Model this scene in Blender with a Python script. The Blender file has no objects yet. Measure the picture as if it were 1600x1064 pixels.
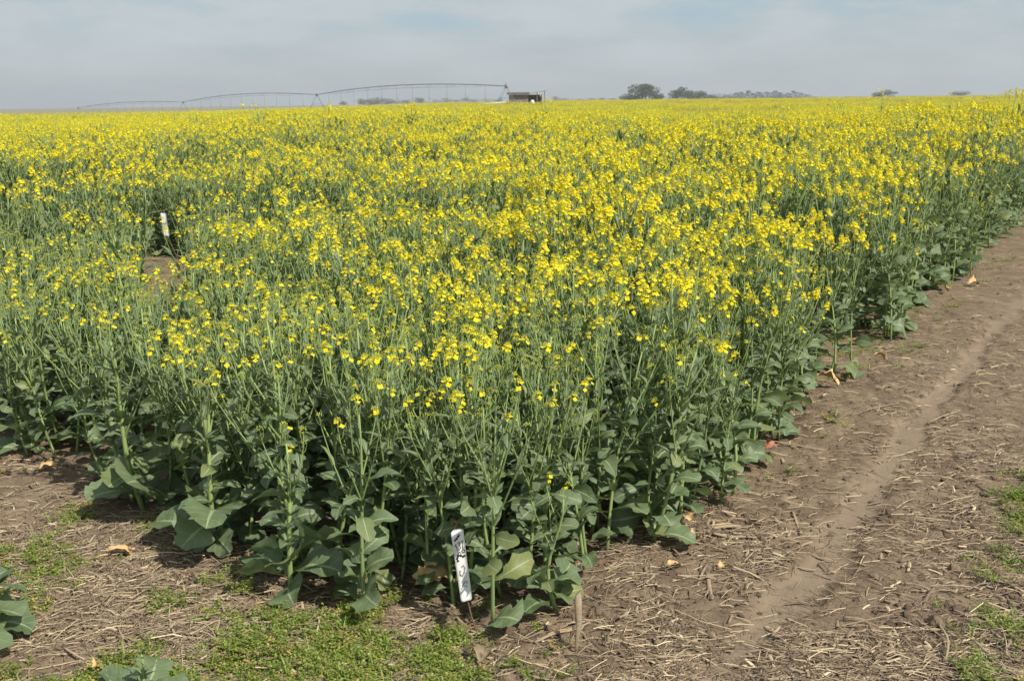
import bpy, math, numpy as np
from mathutils import Matrix, Vector

# ------------------------------------------------------------------ camera, sky, sun, exposure
SC = bpy.context.scene
F = 1600.0; CAMH = 1.65
PITCH = math.atan((532 - 155) / F); ROLL = math.radians(0.65)
cp, sp, ca, sa = math.cos(PITCH), math.sin(PITCH), math.cos(ROLL), math.sin(ROLL)
cd = bpy.data.cameras.new('camera'); cam = bpy.data.objects.new('camera', cd)
SC.collection.objects.link(cam); SC.camera = cam
cd.sensor_width = 36.0; cd.lens = 36.0 * F / 1600.0; cd.clip_start = 0.05; cd.clip_end = 6000
R0, U0, F0 = Vector((1, 0, 0)), Vector((0, sp, cp)), Vector((0, cp, -sp))
Xc = R0 * ca - U0 * sa; Yc = R0 * sa + U0 * ca
m = Matrix((Xc, Yc, -F0)).transposed().to_4x4(); m.translation = (0, 0, CAMH); cam.matrix_world = m
cd.dof.use_dof = True; cd.dof.focus_distance = 4.2; cd.dof.aperture_fstop = 11.0

SUN_TO = Vector((0.64, -0.60, 0.98)).normalized()
SUN_EL = math.asin(SUN_TO.z); SUN_AZ = math.atan2(SUN_TO.x, SUN_TO.y)      # clockwise from +Y
W = bpy.data.worlds.new('World'); SC.world = W; W.use_nodes = True
nt = W.node_tree; N = nt.nodes; Lk = nt.links; N.clear()
out = N.new('ShaderNodeOutputWorld'); bg = N.new('ShaderNodeBackground'); bg.inputs[1].default_value = 0.10
sky = N.new('ShaderNodeTexSky'); sky.sky_type = 'NISHITA'; sky.sun_disc = False
sky.sun_elevation = SUN_EL; sky.sun_rotation = SUN_AZ; sky.air_density = 1.0; sky.dust_density = 1.5
tc = N.new('ShaderNodeTexCoord'); mp = N.new('ShaderNodeMapping'); mp.inputs['Scale'].default_value = (3.0, 3.0, 11.0)
nz = N.new('ShaderNodeTexNoise'); nz.inputs['Scale'].default_value = 2.3; nz.inputs['Detail'].default_value = 5; nz.inputs['Roughness'].default_value = 0.55
Lk.new(tc.outputs['Generated'], mp.inputs['Vector']); Lk.new(mp.outputs[0], nz.inputs['Vector'])
# thin high overcast: less haze (more blue) in gaps that open above the horizon
sepx = N.new('ShaderNodeSeparateXYZ'); Lk.new(tc.outputs['Generated'], sepx.inputs[0])
elev = N.new('ShaderNodeMapRange'); elev.inputs[1].default_value = 0.035; elev.inputs[2].default_value = 0.085; Lk.new(sepx.outputs[2], elev.inputs[0])
gap = N.new('ShaderNodeMapRange'); gap.inputs[1].default_value = 0.47; gap.inputs[2].default_value = 0.66; Lk.new(nz.outputs[0], gap.inputs[0])
gm = N.new('ShaderNodeMath'); gm.operation = 'MULTIPLY'; Lk.new(gap.outputs[0], gm.inputs[0]); Lk.new(elev.outputs[0], gm.inputs[1])
veil = N.new('ShaderNodeMapRange'); veil.inputs[3].default_value = 0.94; veil.inputs[4].default_value = 0.40; Lk.new(gm.outputs[0], veil.inputs[0])
cl = N.new('ShaderNodeMapRange'); cl.inputs[1].default_value = 0.3; cl.inputs[2].default_value = 0.62; cl.inputs[3].default_value = 1.10; cl.inputs[4].default_value = 0.97; Lk.new(nz.outputs[0], cl.inputs[0])
elc = N.new('ShaderNodeMapRange'); elc.inputs[1].default_value = 0.0; elc.inputs[2].default_value = 0.12; elc.inputs[3].default_value = 0.98; elc.inputs[4].default_value = 1.06; Lk.new(sepx.outputs[2], elc.inputs[0])
gc = N.new('ShaderNodeMath'); gc.operation = 'MULTIPLY'; Lk.new(cl.outputs[0], gc.inputs[0]); Lk.new(elc.outputs[0], gc.inputs[1])
grey = N.new('ShaderNodeVectorMath'); grey.operation = 'SCALE'; grey.inputs[0].default_value = (4.35, 4.8, 5.05); Lk.new(gc.outputs[0], grey.inputs['Scale'])
mixs = N.new('ShaderNodeMix'); mixs.data_type = 'RGBA'
Lk.new(veil.outputs[0], mixs.inputs[0]); Lk.new(sky.outputs[0], mixs.inputs[6]); Lk.new(grey.outputs[0], mixs.inputs[7])
blue = N.new('ShaderNodeMix'); blue.data_type = 'RGBA'; blue.inputs[7].default_value = (3.3, 4.6, 5.6, 1)
bf = N.new('ShaderNodeMath'); bf.operation = 'MULTIPLY'; bf.inputs[1].default_value = 0.85; Lk.new(gm.outputs[0], bf.inputs[0])
Lk.new(bf.outputs[0], blue.inputs[0]); Lk.new(mixs.outputs[2], blue.inputs[6]); Lk.new(blue.outputs[2], bg.inputs[0]); Lk.new(bg.outputs[0], out.inputs[0])

sl = bpy.data.lights.new('sun', 'SUN'); sl.energy = 4.8; sl.angle = math.radians(0.8); sl.color = (1.0, 0.945, 0.84)
sun = bpy.data.objects.new('sun', sl); SC.collection.objects.link(sun); sun.rotation_euler = SUN_TO.to_track_quat('Z', 'Y').to_euler(); sun.location = (10, -5, 20)
SC.view_settings.view_transform = 'Standard'; SC.view_settings.look = 'None'; SC.view_settings.gamma = 1.0
SC.view_settings.use_curve_mapping = False; SC.view_settings.exposure = 0.22
SC.cycles.use_denoising = True; SC.cycles.max_bounces = 5; SC.cycles.diffuse_bounces = 3; SC.cycles.glossy_bounces = 1; SC.cycles.transmission_bounces = 2
SC.cycles.volume_bounces = 0; SC.cycles.caustics_reflective = False; SC.cycles.caustics_refractive = False

# ------------------------------------------------------------------ helpers
rng = np.random.default_rng(11)
PI = math.pi
TH = math.radians(32.7)
UX, UY = math.sin(TH), math.cos(TH)            # along the plot rows
def uv2xy(u, v): return u * UX - v * UY, u * UY + v * UX
def xy2uv(x, y): return x * UX + y * UY, -x * UY + y * UX
def ray(px, py):
    a = (px - 800) / F; b = (532 - py) / F
    d = F0 + R0 * (a * ca + b * sa) + U0 * (b * ca - a * sa)
    return d
def gnd(px, py, z=0.0):
    d = ray(px, py); t = (z - CAMH) / d.z
    return Vector((d.x * t, d.y * t, z))
def at_depth(px, py, Y):
    d = ray(px, py); t = Y / d.y
    return Vector((d.x * t, Y, CAMH + d.z * t))

def _hash(ix, iy, s):
    n = (ix.astype(np.int64) * 374761393 + iy.astype(np.int64) * 668265263 + s * 982451653) & 0x7fffffff
    n = ((n ^ (n >> 13)) * 1274126177) & 0x7fffffff
    n = ((n ^ (n >> 16)) * 2246822519) & 0x7fffffff
    return (n & 0xffff) / 65535.0
def vnoise(x, y, s=0):
    x = np.asarray(x, float); y = np.asarray(y, float)
    ix, iy = np.floor(x), np.floor(y); fx, fy = x - ix, y - iy
    fx = fx * fx * (3 - 2 * fx); fy = fy * fy * (3 - 2 * fy)
    a, b = _hash(ix, iy, s), _hash(ix + 1, iy, s); c, d = _hash(ix, iy + 1, s), _hash(ix + 1, iy + 1, s)
    return a + (b - a) * fx + (c - a) * fy + (a - b - c + d) * fx * fy
def fbm(x, y, o=4, s=0):
    r = 0; amp = 0.5; t = 0
    for k in range(o):
        r = r + amp * vnoise(x * 2 ** k + 17.3 * k, y * 2 ** k - 9.1 * k, s + k); t += amp; amp *= 0.5
    return r / t
def sst(x, a, b):
    t = np.clip((np.asarray(x, float) - a) / (b - a), 0, 1); return t * t * (3 - 2 * t)

class MB:
    """collects vertices, faces, material slots and the lc attribute (along, across, random)"""
    def __init__(s): s.V = []; s.F = []; s.M = []; s.A = []; s.n = 0
    def add(s, V, Fa, mat=0, A=None):
        if not np.isscalar(mat) and getattr(mat, 'ndim', 1) == 2: A, mat = mat, 0      # tube() hands over its attribute
        V = np.asarray(V, float).reshape(-1, 3)
        if A is None: A = np.zeros((len(V), 3))
        n = s.n; s.V.append(V); s.A.append(np.asarray(A, float))
        s.F += [tuple(i + n for i in f) for f in Fa]
        s.M += ([mat] * len(Fa) if np.isscalar(mat) else list(mat)); s.n += len(V); return s
    def geo(s):
        return (np.concatenate(s.V), s.F, s.M, np.concatenate(s.A))
    def mesh(s, name, mats, smooth=True):
        V, Fa, Ms, A = s.geo()
        return make_mesh(name, V, Fa, Ms, A, mats, smooth)
def make_mesh(name, V, Fa, Ms, A, mats, smooth=True):
    me = bpy.data.meshes.new(name)
    me.vertices.add(len(V)); me.vertices.foreach_set('co', np.asarray(V, np.float32).ravel())
    lens = np.array([len(f) for f in Fa], np.int32); tot = int(lens.sum())
    me.loops.add(tot); me.loops.foreach_set('vertex_index', np.array([i for f in Fa for i in f], np.int32))
    me.polygons.add(len(Fa)); st = np.zeros(len(Fa), np.int32); st[1:] = np.cumsum(lens)[:-1]
    me.polygons.foreach_set('loop_start', st)
    for mt in mats: me.materials.append(mt)
    me.polygons.foreach_set('material_index', np.asarray(Ms, np.int32))
    me.polygons.foreach_set('use_smooth', np.full(len(Fa), smooth))
    at = me.attributes.new('lc', 'FLOAT_VECTOR', 'POINT'); at.data.foreach_set('vector', np.asarray(A, np.float32).ravel())
    me.update(calc_edges=True); return me
def obj(name, me, parent=None, loc=None, mat=None):
    o = bpy.data.objects.new(name, me); SC.collection.objects.link(o)
    if parent is not None: o.parent = parent
    if loc is not None: o.location = loc
    if mat is not None: o.matrix_local = mat if parent is None else mat
    return o
def tag(o, label=None, cat=None, group=None, kind=None):
    if label: o['label'] = label
    if cat: o['category'] = cat
    if group: o['group'] = group
    if kind: o['kind'] = kind
    return o

def tube(P, r, sides=5, cap=True, rnd=0.5):
    P = np.asarray(P, float); n = len(P); r = np.broadcast_to(np.asarray(r, float), (n,))
    T = np.gradient(P, axis=0); T /= np.linalg.norm(T, axis=1)[:, None] + 1e-9
    ref = np.array([0.31, 0.95, 0.05]) if abs(T[:, 2]).mean() > 0.5 else np.array([0, 0, 1.0])
    A = np.cross(T, ref); A /= np.linalg.norm(A, axis=1)[:, None] + 1e-9; B = np.cross(T, A)
    an = np.arange(sides) * 2 * PI / sides
    V = P[:, None] + r[:, None, None] * (np.cos(an)[None, :, None] * A[:, None] + np.sin(an)[None, :, None] * B[:, None])
    Fa = [(i * sides + j, i * sides + (j + 1) % sides, (i + 1) * sides + (j + 1) % sides, (i + 1) * sides + j) for i in range(n - 1) for j in range(sides)]
    if cap: Fa += [tuple(range(sides))[::-1], tuple((n - 1) * sides + j for j in range(sides))]
    at = np.zeros((n * sides, 3)); at[:, 0] = np.repeat(np.linspace(0, 1, n), sides); at[:, 2] = rnd
    return V.reshape(-1, 3), Fa, at
def box(x0, x1, y0, y1, z0, z1):
    V = [(x, y, z) for z in (z0, z1) for y in (y0, y1) for x in (x0, x1)]
    return V, [(0, 2, 3, 1), (4, 5, 7, 6), (0, 1, 5, 4), (2, 6, 7, 3), (0, 4, 6, 2), (1, 3, 7, 5)]
def bar(a, b, w, t=None):
    a, b = np.asarray(a, float), np.asarray(b, float)
    return tube([a, b], w * 0.7, 4)

# ------------------------------------------------------------------ materials
def mat_new(name):
    mt = bpy.data.materials.new(name); mt.use_nodes = True; t = mt.node_tree
    return mt, t, t.nodes, t.links, t.nodes['Principled BSDF']
def nd(t, typ, **kw):
    n = t.nodes.new(typ)
    for k, v in kw.items(): setattr(n, k, v)
    return n
def mathn(t, op, a, b=None, clamp=False):
    n = t.nodes.new('ShaderNodeMath'); n.operation = op; n.use_clamp = clamp
    for i, q in enumerate((a, b)):
        if q is None: continue
        if isinstance(q, (int, float)): n.inputs[i].default_value = q
        else: t.links.new(q, n.inputs[i])
    return n.outputs[0]
def mixc(t, f, a, b):
    n = t.nodes.new('ShaderNodeMix'); n.data_type = 'RGBA'
    for i, q in ((0, f), (6, a), (7, b)):
        if isinstance(q, (int, float)): n.inputs[i].default_value = q
        elif isinstance(q, tuple): n.inputs[i].default_value = q + (1,) if len(q) == 3 else q
        else: t.links.new(q, n.inputs[i])
    return n.outputs[2]
def maprange(t, v, a, b, c=0.0, d=1.0):
    n = t.nodes.new('ShaderNodeMapRange'); t.links.new(v, n.inputs[0])
    for i, q in enumerate((a, b, c, d)): n.inputs[1 + i].default_value = q
    return n.outputs[0]
def noise(t, scale, detail=3, rough=0.55, vec=None, dist=0.0):
    n = t.nodes.new('ShaderNodeTexNoise'); n.inputs['Scale'].default_value = scale; n.inputs['Detail'].default_value = detail
    n.inputs['Roughness'].default_value = rough; n.inputs['Distortion'].default_value = dist
    if vec is not None: t.links.new(vec, n.inputs['Vector'])
    return n.outputs[0]
def lcattr(t):
    a = nd(t, 'ShaderNodeAttribute', attribute_name='lc'); s = t.nodes.new('ShaderNodeSeparateXYZ'); t.links.new(a.outputs['Vector'], s.inputs[0])
    return s.outputs[0], s.outputs[1], s.outputs[2]
def objrand(t):
    o = t.nodes.new('ShaderNodeObjectInfo'); return o.outputs['Random']
def with_translucency(t, bs, col, fac, tint):
    tr = t.nodes.new('ShaderNodeBsdfTranslucent'); mx = t.nodes.new('ShaderNodeMixShader'); mx.inputs[0].default_value = fac
    t.links.new(mixc(t, 0.5, col, tint), tr.inputs[0]) if tint else t.links.new(col, tr.inputs[0])
    t.links.new(bs.outputs[0], mx.inputs[1]); t.links.new(tr.outputs[0], mx.inputs[2])
    t.links.new(mx.outputs[0], t.nodes['Material Output'].inputs[0])

def make_leaf_mat(name, c_dark, c_mid, c_warm, vein):
    mt, t, n, l, b = mat_new(name)
    s, a, r = lcattr(t); geo = t.nodes.new('ShaderNodeNewGeometry')
    rr = mathn(t, 'FRACT', mathn(t, 'ADD', r, objrand(t)))
    base = mixc(t, rr, c_dark, c_mid)
    warm = maprange(t, mathn(t, 'FRACT', mathn(t, 'MULTIPLY', rr, 7.31)), 0.80, 1.0, 0, 0.85)
    base = mixc(t, warm, base, c_warm)
    tcn = t.nodes.new('ShaderNodeTexCoord')
    base = mixc(t, maprange(t, noise(t, 26, 4, 0.65, tcn.outputs['Object']), 0.4, 0.72, 0.0, 0.7), base, (0.20, 0.25, 0.155))
    aa = mathn(t, 'ABSOLUTE', a)
    wid = mathn(t, 'SUBTRACT', 0.16, mathn(t, 'MULTIPLY', s, 0.12))
    mid = maprange(t, mathn(t, 'DIVIDE', aa, wid), 0.55, 1.0, 1.0, 0.0)
    sec = mathn(t, 'FRACT', mathn(t, 'SUBTRACT', mathn(t, 'MULTIPLY', s, 8.0), mathn(t, 'MULTIPLY', aa, 1.5)))
    secm = maprange(t, mathn(t, 'ABSOLUTE', mathn(t, 'SUBTRACT', sec, 0.5)), 0.0, 0.07, 0.42, 0.0)
    vm = mathn(t, 'MAXIMUM', mid, secm, True)
    col = mixc(t, vm, base, vein)
    # underside is paler
    col = mixc(t, mathn(t, 'MULTIPLY', geo.outputs['Backfacing'], 0.35), col, (0.17, 0.25, 0.15))
    l.new(col, b.inputs['Base Color']); b.inputs['Roughness'].default_value = 0.5; b.inputs['Specular IOR Level'].default_value = 0.38
    bp = t.nodes.new('ShaderNodeBump'); bp.inputs['Strength'].default_value = 0.35; bp.inputs['Distance'].default_value = 0.003
    l.new(mathn(t, 'ADD', mathn(t, 'MULTIPLY', vm, -0.6), noise(t, 60, 2, 0.5, tcn.outputs['Object'])), bp.inputs['Height']); l.new(bp.outputs[0], b.inputs['Normal'])
    with_translucency(t, b, col, 0.30, (0.20, 0.30, 0.05))
    return mt
M_LEAF = make_leaf_mat('canola_leaf', (0.090, 0.138, 0.062), (0.165, 0.222, 0.104), (0.26, 0.27, 0.07), (0.36, 0.44, 0.24))
M_STEM, t, n, l, b = mat_new('canola_stem')
s_, a_, r_ = lcattr(t)
rr = mathn(t, 'FRACT', mathn(t, 'ADD', r_, objrand(t)))
tcn = t.nodes.new('ShaderNodeTexCoord')
col = mixc(t, rr, (0.225, 0.305, 0.098), (0.34, 0.41, 0.14)); col = mixc(t, mathn(t, 'MULTIPLY', noise(t, 30, 2, 0.5, tcn.outputs['Object']), 0.5), col, (0.18, 0.27, 0.125))
l.new(col, b.inputs['Base Color']); b.inputs['Roughness'].default_value = 0.55; b.inputs['Specular IOR Level'].default_value = 0.3
M_PETAL, t, n, l, b = mat_new('yellow_petal')
s_, a_, r_ = lcattr(t)
col = mixc(t, mathn(t, 'FRACT', mathn(t, 'ADD', r_, objrand(t))), (0.89, 0.72, 0.012), (0.94, 0.84, 0.035))
l.new(col, b.inputs['Base Color']); b.inputs['Roughness'].default_value = 0.6; b.inputs['Specular IOR Level'].default_value = 0.2
with_translucency(t, b, col, 0.35, None)
M_BUD, t, n, l, b = mat_new('flower_bud')
s_, a_, r_ = lcattr(t)
col = mixc(t, r_, (0.26, 0.32, 0.06), (0.46, 0.44, 0.05)); l.new(col, b.inputs['Base Color']); b.inputs['Roughness'].default_value = 0.6
def simple_mat(name, c1, c2, scale=20, rough=0.8, spec=0.2, bump=0.3, bd=0.004, metal=0.0, stretch=None, detail=4):
    mt, t, n, l, b = mat_new(name); tcn = t.nodes.new('ShaderNodeTexCoord'); v = tcn.outputs['Object']
    if stretch:
        mp = t.nodes.new('ShaderNodeMapping'); mp.inputs['Scale'].default_value = stretch; l.new(v, mp.inputs[0]); v = mp.outputs[0]
    nn = noise(t, scale, detail, 0.6, v)
    s_, a_, r_ = lcattr(t)
    f = maprange(t, nn, 0.3, 0.7)
    col = mixc(t, f, c1, c2)
    l.new(col, b.inputs['Base Color']); b.inputs['Roughness'].default_value = rough; b.inputs['Specular IOR Level'].default_value = spec; b.inputs['Metallic'].default_value = metal
    if bump:
        bp = t.nodes.new('ShaderNodeBump'); bp.inputs['Strength'].default_value = bump; bp.inputs['Distance'].default_value = bd
        l.new(nn, bp.inputs['Height']); l.new(bp.outputs[0], b.inputs['Normal'])
    return mt
M_STALK = simple_mat('weathered_stalk', (0.22, 0.165, 0.11), (0.40, 0.32, 0.22), 9, 0.85, 0.2, 0.6, 0.002, stretch=(1.5, 30, 30))
M_DRY = simple_mat('dry_leaf_tan', (0.46, 0.29, 0.13), (0.62, 0.44, 0.23), 35, 0.75, 0.2, 0.5, 0.002)
M_DRYRED = simple_mat('dry_leaf_red', (0.30, 0.09, 0.06), (0.46, 0.22, 0.15), 35, 0.75, 0.2, 0.5, 0.002)
M_DRYBROWN = simple_mat('dry_leaf_brown', (0.16, 0.11, 0.07), (0.30, 0.24, 0.16), 30, 0.75, 0.2, 0.5, 0.002)
M_YELLOWLEAF = simple_mat('yellowed_leaf', (0.45, 0.34, 0.08), (0.36, 0.33, 0.10), 30, 0.7, 0.2, 0.4, 0.002)
M_RUST = simple_mat('rusty_wire', (0.10, 0.055, 0.035), (0.22, 0.13, 0.09), 60, 0.85, 0.3, 0.4, 0.001)
M_TAG = simple_mat('white_plastic', (0.78, 0.78, 0.76), (0.70, 0.69, 0.66), 12, 0.45, 0.4, 0.05, 0.001)
M_INK = simple_mat('black_marker', (0.02, 0.02, 0.02), (0.05, 0.05, 0.05), 60, 0.6, 0.3, 0)
M_INKF = simple_mat('faded_marker', (0.13, 0.13, 0.13), (0.34, 0.34, 0.33), 90, 0.6, 0.3, 0)
M_CLOD = simple_mat('soil_clod', (0.13, 0.093, 0.064), (0.225, 0.167, 0.118), 28, 0.95, 0.1, 0.9, 0.006)
# straw: colour by its own random
M_STRAW, t, n, l, b = mat_new('straw_residue')
s_, a_, r_ = lcattr(t); cr = t.nodes.new('ShaderNodeValToRGB'); l.new(r_, cr.inputs[0])
e = cr.color_ramp.elements; e[0].position = 0; e[0].color = (0.10, 0.072, 0.048, 1); e[1].position = 1; e[1].color = (0.68, 0.54, 0.35, 1)
for p_, c_ in ((0.35, (0.20, 0.15, 0.105, 1)), (0.7, (0.33, 0.255, 0.17, 1))): q = e.new(p_); q.color = c_
l.new(cr.outputs[0], b.inputs['Base Color']); b.inputs['Roughness'].default_value = 0.85; b.inputs['Specular IOR Level'].default_value = 0.2
M_WEED, t, n, l, b = mat_new('chickweed')
s_, a_, r_ = lcattr(t); rr = mathn(t, 'FRACT', mathn(t, 'ADD', r_, objrand(t)))
col = mixc(t, rr, (0.12, 0.185, 0.024), (0.27, 0.33, 0.06)); col = mixc(t, maprange(t, mathn(t, 'FRACT', mathn(t, 'MULTIPLY', rr, 5.7)), 0.85, 1.0, 0, 0.8), col, (0.38, 0.30, 0.07))
l.new(col, b.inputs['Base Color']); b.inputs['Roughness'].default_value = 0.5; with_translucency(t, b, col, 0.25, (0.2, 0.3, 0.03))
M_WEEDTAN, t, n, l, b = mat_new('chickweed_dying')
s_, a_, r_ = lcattr(t); rr = mathn(t, 'FRACT', mathn(t, 'ADD', r_, objrand(t)))
col = mixc(t, rr, (0.36, 0.24, 0.07), (0.30, 0.27, 0.08)); l.new(col, b.inputs['Base Color']); b.inputs['Roughness'].default_value = 0.6

# ------------------------------------------------------------------ ground
PATH_V = 0.95
def terrain(x, y):
    return -0.024 * np.clip(-np.asarray(x, float), 0, 150) * sst(y, 40, 150)
def bare_amp(u, v):           # how cloddy
    return 0.35 + 0.65 * sst(-v, -0.55, 0.25) + 0.25 * sst(v, 1.0, 1.35)
def relief(x, y):
    u, v = xy2uv(x, y)
    near = 1 - sst(np.hypot(x, y), 14, 30)
    pv = PATH_V + 0.06 * (fbm(u * 0.9, u * 0 + 3, 3, 5) - 0.5) * 2
    d = np.abs(v - pv) + 0.13 * (fbm(x * 5, y * 5, 3, 6) - 0.5); pw = 0.030 + 0.045 * vnoise(u * 1.3, u * 0, 9)
    path = 1 - sst(d, pw * 0.6, pw * 1.8)
    rough = 0.075 * (fbm(x * 7, y * 7, 4, 1) - 0.5) + 0.05 * (fbm(x * 22, y * 22, 3, 2) - 0.5) + 0.05 * (fbm(x * 1.3, y * 1.3, 2, 3) - 0.5)
    lump = 0.22 * np.clip(fbm(x * 10, y * 10, 3, 21) - 0.55, 0, 1) * sst(-v, -0.6, 0.2)
    return near * (rough * bare_amp(u, v) * (1 - 0.88 * path) + lump * (1 - path) - 0.022 * path), path
def weed_mask(x, y):
    u, v = xy2uv(x, y)
    n1 = fbm(x * 1.6 + 4, y * 1.6, 3, 31); n2 = fbm(x * 6, y * 6, 3, 35)
    frontleft = (1 - sst(u, 2.35, 2.75)) * sst(v, 1.25, 1.6) * (1 - sst(v, 4.4, 5.0)) * (0.60 + 0.08 * sst(-u, -2.2, -1.6))
    stake = np.exp(-(((x + 0.33) / 0.28) ** 2 + ((y - 2.78) / 0.13) ** 2)) * 0.85
    right = (1 - sst(v, 0.34, 0.56)) * 0.9
    strip = np.exp(-((v - 1.33) / 0.14) ** 2) * 0.5 * sst(u, 3.2, 5)
    alley = 0.55 * sst(u, 5, 6.2)
    a = np.maximum.reduce([frontleft * 0.95, right, strip, alley * (v > 1.5)])
    return np.clip(sst(n1 * 0.35 + n2 * 0.65, 0.58 - 0.22 * a, 0.76 - 0.22 * a) * np.clip(a * 1.3, 0, 1) + stake * sst(n2, 0.25, 0.45), 0, 1)
def ground_z(x, y):
    r, _ = relief(np.asarray(x, float), np.asarray(y, float)); return r + terrain(x, y)
def gz(x, y): return float(ground_z(np.array([x]), np.array([y]))[0])

def graded(lo, hi, step, far_lo, far_hi, g=1.09):
    c = list(np.arange(lo, hi, step)); s = step; x = hi
    while x < far_hi: c.append(x); s *= g; x += s
    c.append(far_hi); s = step; x = lo; pre = []
    while True:
        s *= g; x -= s
        if x < far_lo: break
        pre.append(x)
    pre.append(far_lo)
    return np.array(pre[::-1] + c)
gx = graded(-2.4, 3.4, 0.017, -1250, 1250); gy = graded(2.3, 6.4, 0.017, -300, 1300)
GX, GY = np.meshgrid(gx, gy); rel, pth = relief(GX, GY); Z = rel + terrain(GX, GY)
nx, ny = len(gx), len(gy)
idx = np.arange(nx * ny).reshape(ny, nx)
quads = np.stack([idx[:-1, :-1], idx[:-1, 1:], idx[1:, 1:], idx[1:, :-1]], -1).reshape(-1, 4)
me = bpy.data.meshes.new('ground')
me.vertices.add(nx * ny); me.vertices.foreach_set('co', np.stack([GX, GY, Z], -1).astype(np.float32).ravel())
me.loops.add(quads.size); me.loops.foreach_set('vertex_index', quads.astype(np.int32).ravel())
me.polygons.add(len(quads)); me.polygons.foreach_set('loop_start', np.arange(0, quads.size, 4, dtype=np.int32)); me.polygons.foreach_set('use_smooth', np.ones(len(quads), bool))
wm = weed_mask(GX, GY)
at = me.attributes.new('lc', 'FLOAT_VECTOR', 'POINT'); at.data.foreach_set('vector', np.stack([pth, wm, np.zeros_like(wm)], -1).astype(np.float32).ravel())
me.update(calc_edges=True)
M_GROUND, t, n, l, b = mat_new('soil')
tcn = t.nodes.new('ShaderNodeTexCoord'); P = tcn.outputs['Object']
pa, wa, _ = lcattr(t)
n1 = noise(t, 5, 5, 0.65, P); n2 = noise(t, 45, 4, 0.7, P); n3 = noise(t, 0.02, 3, 0.5, P); n4 = noise(t, 160, 2, 0.6, P)
soil = mixc(t, maprange(t, n1, 0.35, 0.65), (0.150, 0.108, 0.072), (0.27, 0.200, 0.138)); soil = mixc(t, maprange(t, n2, 0.35, 0.7, 0.0, 0.6), soil, (0.10, 0.072, 0.05))
soil = mixc(t, maprange(t, n4, 0.62, 0.7, 0, 0.5), soil, (0.38, 0.29, 0.19))
dust = mixc(t, maprange(t, n2, 0.3, 0.7), (0.20, 0.150, 0.104), (0.265, 0.202, 0.145))
col = mixc(t, maprange(t, mathn(t, 'ADD', pa, maprange(t, n1, 0.3, 0.7, -0.25, 0.25)), 0.3, 0.9, 0.0, 0.85), soil, dust)
moss = mixc(t, maprange(t, n2, 0.35, 0.65), (0.12, 0.13, 0.035), (0.22, 0.22, 0.07))
col = mixc(t, mathn(t, 'MULTIPLY', maprange(t, mathn(t, 'ADD', wa, maprange(t, n2, 0.3, 0.7, -0.35, 0.35)), 0.25, 0.9), 0.5), col, moss)
# beyond the crop: dry grassland
ln = t.nodes.new('ShaderNodeVectorMath'); ln.operation = 'LENGTH'; l.new(P, ln.inputs[0])
far = mixc(t, maprange(t, n3, 0.4, 0.6), (0.26, 0.21, 0.12), (0.20, 0.20, 0.085))
col = mixc(t, maprange(t, ln.outputs['Value'], 215, 240), col, far)
l.new(col, b.inputs['Base Color']); b.inputs['Roughness'].default_value = 0.95; b.inputs['Specular IOR Level'].default_value = 0.12
bp = t.nodes.new('ShaderNodeBump'); bp.inputs['Strength'].default_value = 0.8; bp.inputs['Distance'].default_value = 0.012
l.new(mathn(t, 'ADD', mathn(t, 'MULTIPLY', n2, mathn(t, 'SUBTRACT', 1.0, mathn(t, 'MULTIPLY', pa, 0.8))), mathn(t, 'MULTIPLY', n4, 0.35)), bp.inputs['Height']); l.new(bp.outputs[0], b.inputs['Normal'])
me.materials.append(M_GROUND)
tag(obj('ground', me), kind='structure')

# ------------------------------------------------------------------ point-instancing for what nobody could count
def scatter(name, protos, pts, rots, scls, idxs, label=None, cat=None):
    """protos: list of meshes; one object, kind stuff"""
    col = bpy.data.collections.new(name + '_sources')
    for i, pm in enumerate(protos):
        o = bpy.data.objects.new('%s_source_%03d' % (name, i), pm); col.objects.link(o)
    me = bpy.data.meshes.new(name); n = len(pts)
    me.vertices.add(n); me.vertices.foreach_set('co', np.asarray(pts, np.float32).ravel())
    a = me.attributes.new('rot', 'FLOAT_VECTOR', 'POINT'); a.data.foreach_set('vector', np.asarray(rots, np.float32).ravel())
    a = me.attributes.new('scl', 'FLOAT', 'POINT'); a.data.foreach_set('value', np.asarray(scls, np.float32).ravel())
    a = me.attributes.new('idx', 'INT', 'POINT'); a.data.foreach_set('value', np.asarray(idxs, np.int32).ravel())
    o = obj(name, me); tag(o, label, cat, None, 'stuff')
    g = bpy.data.node_groups.new(name, 'GeometryNodeTree')
    g.interface.new_socket('Geometry', in_out='INPUT', socket_type='NodeSocketGeometry'); g.interface.new_socket('Geometry', in_out='OUTPUT', socket_type='NodeSocketGeometry')
    gi = g.nodes.new('NodeGroupInput'); go = g.nodes.new('NodeGroupOutput')
    ci = g.nodes.new('GeometryNodeCollectionInfo'); ci.inputs['Collection'].default_value = col; ci.inputs['Separate Children'].default_value = True; ci.inputs['Reset Children'].default_value = True
    ip = g.nodes.new('GeometryNodeInstanceOnPoints'); ip.inputs['Pick Instance'].default_value = True
    def na(nm, ty):
        q = g.nodes.new('GeometryNodeInputNamedAttribute'); q.data_type = ty; q.inputs['Name'].default_value = nm; return q.outputs['Attribute']
    er = g.nodes.new('FunctionNodeEulerToRotation')
    g.links.new(na('rot', 'FLOAT_VECTOR'), er.inputs[0]); g.links.new(er.outputs[0], ip.inputs['Rotation'])
    g.links.new(na('scl', 'FLOAT'), ip.inputs['Scale']); g.links.new(na('idx', 'INT'), ip.inputs['Instance Index'])
    g.links.new(gi.outputs[0], ip.inputs['Points']); g.links.new(ci.outputs[0], ip.inputs['Instance']); g.links.new(ip.outputs[0], go.inputs[0])
    o.modifiers.new('scatter', 'NODES').node_group = g
    return o

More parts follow.
